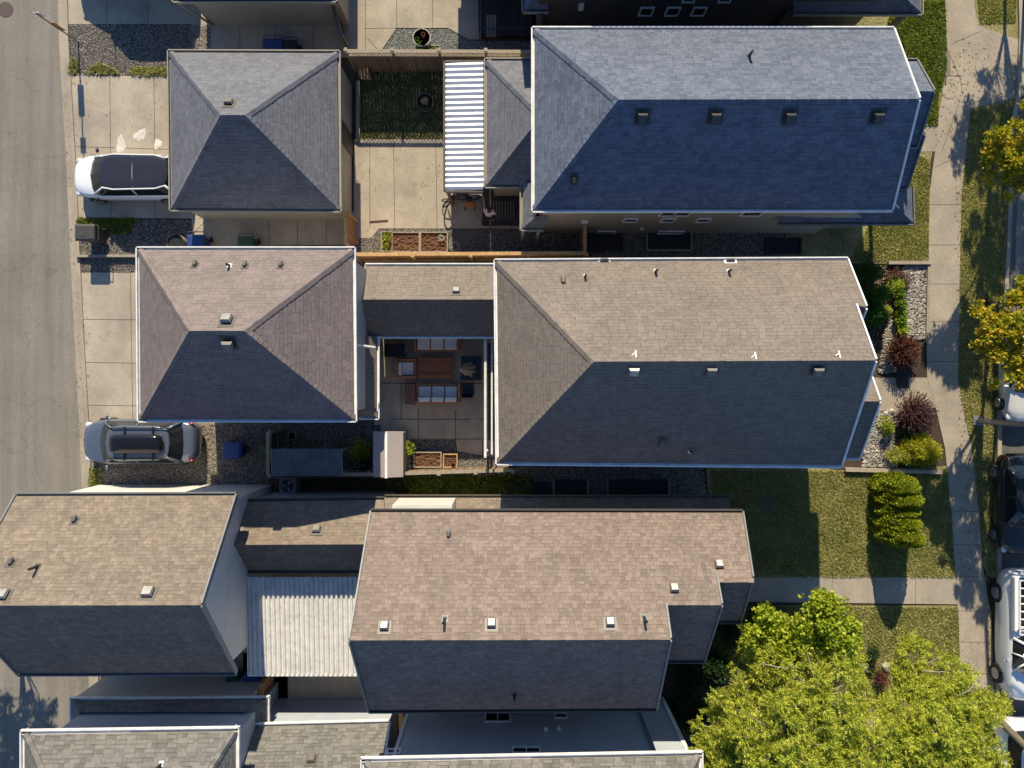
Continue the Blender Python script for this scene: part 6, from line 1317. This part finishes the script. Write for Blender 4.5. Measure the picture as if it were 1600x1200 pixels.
# row of clipped golden cedars on the lawn
def cedar(label, u, v, r, h, lean=0.0):
    b = P(u, v); t = thing("cedar_shrub", label, "shrub", (b.x, b.y, 0), group="clipped yellow-green cedars in a row on the lawn"); n = 6500; z = rng.random(n) ** .8 * h
    prof = r * np.clip(1.12 * np.sqrt(np.clip(1 - (z / h) ** 1.8, 0, 1)), 0.04, 1) * (0.9 + .12 * rng.random(n)); a = rng.random(n) * 2 * np.pi
    prof *= 1 + .08 * np.sin(3 * a + z * 5) + .06 * np.sin(7 * a - 3 * z)
    C_ = np.stack([b.x + prof * np.cos(a) * 1.25 + lean * z, b.y + prof * np.sin(a) * .78, z + .06], 1)
    D = unit(np.stack([np.cos(a) * .5, np.sin(a) * .5, np.full(n, .9)], 1) + rng.normal(size=(n, 3)) * .45); S = unit(np.cross(D, rng.normal(size=D.shape)))
    quads_mesh('foliage', C_, D, S, .02 + .014 * rng.random(n), .035 + .03 * rng.random(n), lf_ced, t)
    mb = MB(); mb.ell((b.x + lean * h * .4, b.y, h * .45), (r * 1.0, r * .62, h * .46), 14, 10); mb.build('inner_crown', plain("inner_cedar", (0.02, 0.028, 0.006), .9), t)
    mb = MB(); mb.tube([(b.x, b.y, 0), (b.x, b.y, h * .5)], [.06, .03], 8); mb.build('trunk', bark, t)
for v, u, r, h, la in ((755, 1384, .66, 2.0, "clipped cedar nearest the stone garden, topmost of the lawn row"), (773, 1387, .68, 2.1, "second clipped cedar from the stone garden"), (791, 1386, .64, 1.9, "middle clipped cedar of the five on the lawn"), (809, 1385, .66, 2.1, "fourth clipped cedar, second from the front walk"), (827, 1384, .62, 2.6, "clipped cedar nearest the front walk, at the end of the row")):
    cedar(la, u, v, r, h)
# yard bushes
shrub("leafy yellow-green bush between the lean-to and the shed", 560, 705, .48, .55, 1.3, lf_lime, .03, .06, 160, 26, crad=.22)
shrub("bright yellow-green bush right of the shed", 640, 702, .20, .45, 1.2, lf_lime, .028, .05, 200, 12, crad=.17)
shrub("small green plant on top of the weathered fence by the planter boxes", 722, 737, .22, .08, .5, lf_mid, .02, .05, 200, 7, crad=.1)
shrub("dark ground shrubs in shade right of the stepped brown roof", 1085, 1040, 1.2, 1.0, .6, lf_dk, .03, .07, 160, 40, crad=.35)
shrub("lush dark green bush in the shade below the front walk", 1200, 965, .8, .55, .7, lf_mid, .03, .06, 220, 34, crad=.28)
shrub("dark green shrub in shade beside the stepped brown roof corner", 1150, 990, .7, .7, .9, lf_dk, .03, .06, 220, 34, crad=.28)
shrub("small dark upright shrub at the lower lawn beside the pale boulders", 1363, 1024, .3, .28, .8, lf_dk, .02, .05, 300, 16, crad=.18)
shrub("small purple shrub under the edge of the feathery trees", 1378, 1060, .35, .35, .5, lf_red, .02, .05, 240, 16, crad=.18)
shrub("long grass clump at the end of the lower lawn by the white van", 1236, 400, .0, .0, .1, lf_mid) if False else None
# loose stones
def stones(name, pts, n, r0, r1, cols, label=None, cat=None, z=0.03):
    pl_ = [P(u, v) for u, v in pts]; xs = [p.x for p in pl_]; ys = [p.y for p in pl_]; x = rng.uniform(min(xs), max(xs), n * 3); y = rng.uniform(min(ys), max(ys), n * 3); k = inpoly(x, y, pl_); x, y = x[k][:n], y[k][:n]
    bm = bmesh.new(); bmesh.ops.create_icosphere(bm, subdivisions=1, radius=1); base = np.array([v.co[:] for v in bm.verts]); fc = np.array([[v.index for v in f.verts] for f in bm.faces]); bm.free()
    vs, fs = [], []
    for i in range(len(x)):
        r = rng.uniform(r0, r1); s = np.array([r * rng.uniform(.8, 1.5), r * rng.uniform(.7, 1.1), r * .6]); a = rng.random() * 6.28; q = base * s * (1 + .15 * rng.normal(size=base.shape))
        q = np.stack([q[:, 0] * math.cos(a) - q[:, 1] * math.sin(a), q[:, 0] * math.sin(a) + q[:, 1] * math.cos(a), q[:, 2]], 1) + np.array([x[i], y[i], z + r * .3]); vs.append(q); fs.append(fc + i * len(base))
    me = bpy.data.meshes.new(name); me.from_pydata(np.concatenate(vs).tolist(), [], np.concatenate(fs).tolist()); me.materials.append(cols); o = bpy.data.objects.new(name, me); COL.objects.link(o); me.polygons.foreach_set('use_smooth', [True] * len(me.polygons)); o['kind'] = 'stuff'; return o
def stonemat(name, cols):
    m, nt, b = nmat(name); g_ = nt.nodes.new("ShaderNodeNewGeometry"); L(nt, ramp(nt, g_.outputs['Random Per Island'], [(i / (len(cols) - 1), c) for i, c in enumerate(cols)]), b.inputs['Base Color']); b.inputs['Roughness'].default_value = .8; return m
sm = stonemat("river_stone", [(0.07, 0.065, 0.055), (0.24, 0.215, 0.185), (0.38, 0.34, 0.29), (0.15, 0.135, 0.115), (0.52, 0.47, 0.40)])
stones("river_stones", [(1408, 415), (1448, 415), (1445, 530), (1418, 530), (1412, 450)], 1500, .03, .065, sm)
stones("river_stones", [(1374, 640), (1400, 640), (1396, 700), (1400, 730), (1345, 730), (1352, 690)], 1300, .03, .07, sm)
stones("river_stones", [(1385, 500), (1400, 500), (1398, 580), (1372, 585), (1378, 540)], 420, .03, .07, sm)
stones("garden_soil_chips", [(1380, 415), (1408, 415), (1405, 540), (1385, 560), (1355, 540), (1340, 415)], 900, .02, .045, stonemat("bark_chip", [(0.10, 0.06, 0.04), (0.20, 0.13, 0.09), (0.32, 0.23, 0.16)]))
gs = stonemat("gravel_stone", [(0.03, 0.027, 0.025), (0.15, 0.135, 0.12), (0.30, 0.27, 0.23), (0.09, 0.08, 0.07), (0.46, 0.41, 0.35)])
stones("gravel_stones", [(106, 40), (330, 40), (330, 106), (108, 108)], 11000, .012, .026, gs, z=.015)
stones("gravel_stones", [(122, 342), (215, 342), (215, 426), (125, 426)], 6500, .012, .025, gs, z=.015)
stones("gravel_stones", [(305, 660), (348, 660), (350, 756), (140, 756), (140, 732), (305, 732)], 3800, .015, .03, stonemat("tan_gravel", [(0.10, 0.085, 0.07), (0.28, 0.24, 0.19), (0.42, 0.36, 0.28)]), z=.015)
stones("gravel_stones", [(596, 84), (621, 46), (700, 46), (732, 64), (760, 64), (760, 90), (596, 90)], 3500, .014, .026, stonemat("green_gravel", [(0.10, 0.11, 0.11), (0.2, 0.22, 0.21), (0.33, 0.34, 0.32)]), z=.015)
stones("gravel_stones", [(703, 360), (860, 360), (900, 404), (703, 404)], 3000, .012, .024, stonemat("dark_gravel", [(0.08, 0.075, 0.07), (0.2, 0.18, 0.155), (0.34, 0.31, 0.27)]), z=.015)
def boulder(u, v, r, label):
    c = P(u, v); bm = bmesh.new(); bmesh.ops.create_icosphere(bm, subdivisions=3, radius=r)
    for vv in bm.verts: vv.co *= 1 + .12 * math.sin(vv.co.x * 9 / r * .3 + 1) + .08 * math.sin(vv.co.y * 14 / r * .3) ; vv.co.z *= .7
    me = bpy.data.meshes.new("boulder"); bm.to_mesh(me); bm.free(); me.materials.append(plain("pale_boulder", (0.42, 0.38, 0.34), .8, var=.2)); me.polygons.foreach_set('use_smooth', [True] * len(me.polygons)); o = bpy.data.objects.new("boulder", me); o.location = (c.x, c.y, r * .4); COL.objects.link(o); tag(o, label, "boulder")
boulder(1383, 1041, .2, "pale boulder right of the small dark upright shrub"); boulder(1350, 1042, .18, "pale boulder left of the small dark upright shrub")
boulder(1392, 643, .13, "cream boulder at the top of the stones left of the maroon shrub"); boulder(1383, 646, .12, "grey boulder at the top of the stones left of the maroon shrub")
boulder(1419, 503, .09, "small white boulder at the hedge edge of the river stones")

# trees
def tree(name, label, base, crown_c, R_, m, ntip=70, clr=.6, per=220, wid=.035, ln=.09, lean=(0, 0), up=.4, out=.7, flat=.8, group=None, seed=1, envelope=None, limbr=.1, surf=.35, cat="tree", lob=None):
    """R_=(rx, ry, rz) crown half sizes around crown_c; lob: list of (dx,dy,dz,scale) lobes"""
    r_ = np.random.default_rng(seed); b = Vector(base); c = Vector(crown_c); t = thing(name, label, cat, tuple(b), group=group)
    cl = []; limbs = MB(); top = b.lerp(c, .55) + Vector((0, 0, 0)); mid = b.lerp(top, .5) + Vector((.1, -.05, 0))
    limbs.tube([b, mid, top, c + Vector((0, 0, R_[2] * .3))], [limbr * 1.6, limbr * 1.3, limbr, limbr * .4], 10)
    tips = []
    lob = lob or [(0, 0, 0, 1)]
    for k in range(ntip):
        l = lob[k % len(lob)]; d = r_.normal(size=3); d /= np.linalg.norm(d); q = r_.random() ** .38
        if d[2] < -.35: d[2] *= -.6
        tips.append(Vector((c.x + l[0] + d[0] * R_[0] * q * l[3], c.y + l[1] + d[1] * R_[1] * q * l[3], c.z + l[2] + d[2] * R_[2] * q * l[3])))
    hubs = [top.lerp(tips[i], .5) for i in range(0, ntip, max(1, ntip // 9))]
    for h_ in hubs: limbs.tube([top, top.lerp(h_, .5) + Vector((0, 0, .15)), h_], [limbr * .7, limbr * .5, limbr * .32], 7)
    for i, tp in enumerate(tips):
        h_ = min(hubs, key=lambda x: (x - tp).length); limbs.tube([h_, h_.lerp(tp, .5) + Vector((0, 0, .1)), tp], [limbr * .28, limbr * .16, limbr * .06], 5)
        cl.append((tuple(tp), clr * (.65 + .6 * r_.random())))
        for _ in range(2): o_ = r_.normal(size=3) * clr * .55; cl.append(((tp.x + o_[0], tp.y + o_[1], tp.z + o_[2] * .6), clr * .5 * (.6 + .6 * r_.random())))
    limbs.build('trunk', bark, t, smooth=True)
    leaves('crown', cl, per, wid, ln, m, t, up, out, flat, surf); return t
def tufts(name, cl, m, parent, per=26, nl=18, ln=.15, wid=.018, dens=1.0):
    """sprays of narrow leaflets round many twig tips"""
    C_, D, N_ = [], [], []
    for c, r in cl:
        k = max(5, int(per * r)); d = unit(rng.normal(size=(k, 3))); d[:, 2] = np.abs(d[:, 2]) * .75 - .12; d = unit(d); ln_s = r * (.75 + .6 * rng.random((k, 1)))
        side = unit(np.cross(d, rng.normal(size=(k, 3)))); droop = rng.random((k, 1)) * .35
        for j in range(nl):
            f = .18 + .85 * j / nl; p = np.array(c) + d * ln_s * f; p[:, 2] -= (droop * ln_s)[:, 0] * f * f; sg = 1 if j % 2 else -1
            dd = unit(d * .75 + side * sg * .75 + rng.normal(size=(k, 3)) * .28); l = ln * (1.15 - .55 * f) * (.75 + .5 * rng.random((k, 1))); C_.append(p + dd * l * .5); D.append(dd); N_.append(np.full(k, 1.15 - .5 * f))
    C_ = np.concatenate(C_); D = np.concatenate(D); N_ = np.concatenate(N_); S = unit(np.cross(D, np.array([0, 0, 1.0]) + rng.normal(size=D.shape) * .6)); n = len(C_); return quads_mesh(name, C_, D, S, wid * N_ * (.7 + .6 * rng.random(n)), ln * .5 * N_ * (.8 + .4 * rng.random(n)), m, parent)
def feathery(label, base, lobes, m, seed, ntip=60, clr=.37, per=36, group=None):
    """lobes: list of (u, v, z, radius) ellipsoid lobes of the crown, their tips joined by limbs to the trunk"""
    r_ = np.random.default_rng(seed); b = P(*base); t = thing("feathery_tree", label, "tree", tuple(b), group=group); cl = []; limbs = MB(); top = b + Vector((0, 0, 3.0)); limbs.tube([b, b + Vector((.05, 0, 1.5)), top], [.2, .17, .14], 10)
    for u, v, z, r in lobes:
        c = P(u, v, z); limbs.tube([top, top.lerp(c, .5) + Vector((0, 0, .2)), c], [.11, .08, .05], 8); k = int(ntip * (r / 1.2) ** 2)
        for i in range(k):
            d = r_.normal(size=3); d /= np.linalg.norm(d); d[2] = abs(d[2]) * .9 - .15; q = (.62 + .5 * r_.random()) if r_.random() < .8 else .35; tp = c + Vector((d[0] * r * q, d[1] * r * q, d[2] * r * .75 * q)); limbs.tube([c, c.lerp(tp, .5) + Vector((0, 0, .12)), tp], [.035, .02, .008], 5); cl.append((tuple(tp), clr * (.5 + .7 * r_.random())))
    for i in range(3):
        u, v, z, r = lobes[i % len(lobes)]; c = P(u, v, z); a = r_.random() * 6.28; q = Vector((math.cos(a), math.sin(a), 0)); limbs.tube([c + Vector((0, 0, r * .55)), c + q * r * .5 + Vector((0, 0, r * .74)), c + q * r * 1.0 + Vector((0, 0, r * .62))], [.03, .022, .008], 6)
    limbs.build('trunk', plain("grey_bark", (0.26, 0.23, 0.19), .9, var=.3), t, smooth=True); tufts('crown', cl, m, t, per); return t
lf_f = leafm("leaf_feathery", [(0.09, 0.13, 0.012), (0.28, 0.34, 0.028), (0.54, 0.55, 0.06), (0.78, 0.72, 0.15)], .42, nscale=2.6)
lf_m = leafm("leaf_maple_lime", [(0.15, 0.19, 0.012), (0.34, 0.40, 0.025), (0.56, 0.59, 0.07)], .4, nscale=1.4)
feathery("big feathery yellow-green tree at the bottom, left of the two feathery trees", (1230, 1120), [(1180, 1085, 5.2, 1.5), (1150, 1150, 5.0, 1.5), (1235, 1030, 5.6, 1.4), (1275, 1085, 6.3, 1.55), (1230, 1150, 6.4, 1.8), (1330, 1160, 5.8, 1.6), (1312, 1040, 5.0, .8), (1140, 1200, 5.0, 1.4), (1260, 1210, 6.0, 1.8), (1195, 1020, 4.6, .9)], lf_f, 3)
feathery("feathery yellow-green tree at the bottom right, spreading towards the pavement", (1420, 1150), [(1430, 1040, 4.6, .95), (1412, 1108, 4.8, 1.0), (1470, 1080, 5.0, 1.2), (1440, 1140, 5.6, 1.5), (1510, 1120, 4.8, 1.1), (1500, 1190, 5.0, 1.4), (1400, 1195, 5.4, 1.5), (1432, 1008, 4.4, .42), (1550, 1100, 4.4, .5), (1540, 1215, 4.6, .9)], lf_f, 5)
cm = P(1258, 980, 5.9); bm_ = P(1215, 960)
tree("maple_tree", "bright lime green broadleaf tree behind the feathery trees, below the front walk", (bm_.x, bm_.y, 0), tuple(cm), (1.75, 1.1, 1.2), lf_m, 70, .36, 150, .055, .08, seed=4, up=.7, out=.5, limbr=.08, lob=[(0, 0, 0, 1), (.9, -.3, 0, .7), (-1.0, -.2, -.2, .75), (.5, .9, .3, .35)])
lf_g = leafm("leaf_gold_green", [(0.09, 0.14, 0.010), (0.26, 0.31, 0.02), (0.54, 0.46, 0.03), (0.76, 0.42, 0.06)], .35, nscale=1.3)
def street_tree(label, bu, bv, cx, cy, z, rr, seed, ntip=46, lob=None, group="yellowing street trees along the boulevard"):
    b = P(bu, bv); c = P(cx, cy, z); tree("street_tree", label, (b.x, b.y, 0), (c.x, c.y, z), rr, lf_g, int(ntip * 1.5), .27, 230, .042, .075, seed=seed, group=group, limbr=.07, up=.6, lob=lob)
street_tree("yellowing street tree near the top right, overhanging the street", 1546, 262, 1632, 208, 4.5, (2.3, 2.0, 1.5), 11, 90, [(0, 0, 0, 1), (-1.3, -.6, 0, .5), (-.8, -1.3, -.3, .5), (.3, .9, .2, .5)])
street_tree("yellowing street tree above the street lamp, reaching over the pavement", 1542, 470, 1634, 516, 4.5, (2.3, 2.0, 1.5), 12, 90, [(0, 0, 0, 1), (-1.9, .1, 0, .45), (-.9, -1.3, 0, .5), (-.8, 1.0, 0, .45)])
street_tree("street tree beyond the top right corner that shades the boulevard", 1560, -150, 1700, -185, 4.8, (2.7, 2.6, 1.6), 13, 140)
street_tree("second street tree beyond the top right corner, over the street", 1600, -10, 1690, -15, 5.0, (1.7, 2.0, 1.4), 14, 50)
street_tree("street tree beyond the right edge beside the black car", 1640, 640, 1760, 640, 5.0, (1.6, 2.4, 1.4), 15, 50)
street_tree("street tree with its crown just beyond the right edge, near the lamp", 1556, 560, 1680, 575, 5.4, (1.6, 2.0, 1.2), 16, 40)
street_tree("tree behind the left gable of the brown-roofed garage that shades the lane", 22, 852, -113, 905, 5.0, (1.4, 1.7, 1.6), 17, 80, group=None)
street_tree("tree beyond the lower left edge at the lane side", 20, 1225, -30, 1330, 3.0, (1.6, 1.6, 1.2), 18, 40, group=None)

# fallen leaves and grit gathered along the pavement, the verge and the kerb
def litter(name, pts, n, m, s=.03):
    pl_ = [P(u, v) for u, v in pts]; xs = [p.x for p in pl_]; ys = [p.y for p in pl_]; x = rng.uniform(min(xs), max(xs), n * 3); y = rng.uniform(min(ys), max(ys), n * 3); k = inpoly(x, y, pl_); x, y = x[k][:n], y[k][:n]; n = len(x)
    C_ = np.stack([x, y, np.full(n, .05)], 1); D = unit(np.stack([rng.normal(size=n), rng.normal(size=n), rng.normal(size=n) * .25], 1)); S = unit(np.cross(D, np.array([0, 0, 1.0]) + rng.normal(size=D.shape) * .3))
    o = quads_mesh(name, C_, D, S, s * .6 * (.5 + rng.random(n)), s * (.5 + rng.random(n)), m); o['kind'] = 'stuff'
lit = leafm("leaf_litter", [(0.05, 0.035, 0.02), (0.20, 0.12, 0.05), (0.42, 0.30, 0.08), (0.16, 0.12, 0.08)], .1)
litter("fallen_leaves", [(1450, 250), (1516, 170), (1600, 150), (1590, 60), (1480, 60)], 260, lit, .035)
litter("fallen_leaves", [(1490, 240), (1500, 900), (1560, 900), (1575, 240)], 1100, lit, .04)
litter("fallen_leaves", [(1540, 900), (1552, 900), (1553, 1120), (1545, 1120)], 260, lit, .035)
litter("fallen_leaves", [(1495, 1000), (1550, 1000), (1550, 1100), (1495, 1100)], 60, lit, .035)
litter("fallen_leaves", [(430, 735), (830, 735), (830, 772), (430, 772)], 300, lit, .045)
litter("fallen_leaves", [(100, 120), (128, 120), (150, 760), (122, 760)], 220, lit, .03)
litter("fallen_leaves", [(130, 120), (255, 120), (255, 240), (130, 240)], 40, lit, .03)
litter("fallen_leaves", [(560, 225), (690, 225), (690, 355), (560, 355)], 40, lit, .03)

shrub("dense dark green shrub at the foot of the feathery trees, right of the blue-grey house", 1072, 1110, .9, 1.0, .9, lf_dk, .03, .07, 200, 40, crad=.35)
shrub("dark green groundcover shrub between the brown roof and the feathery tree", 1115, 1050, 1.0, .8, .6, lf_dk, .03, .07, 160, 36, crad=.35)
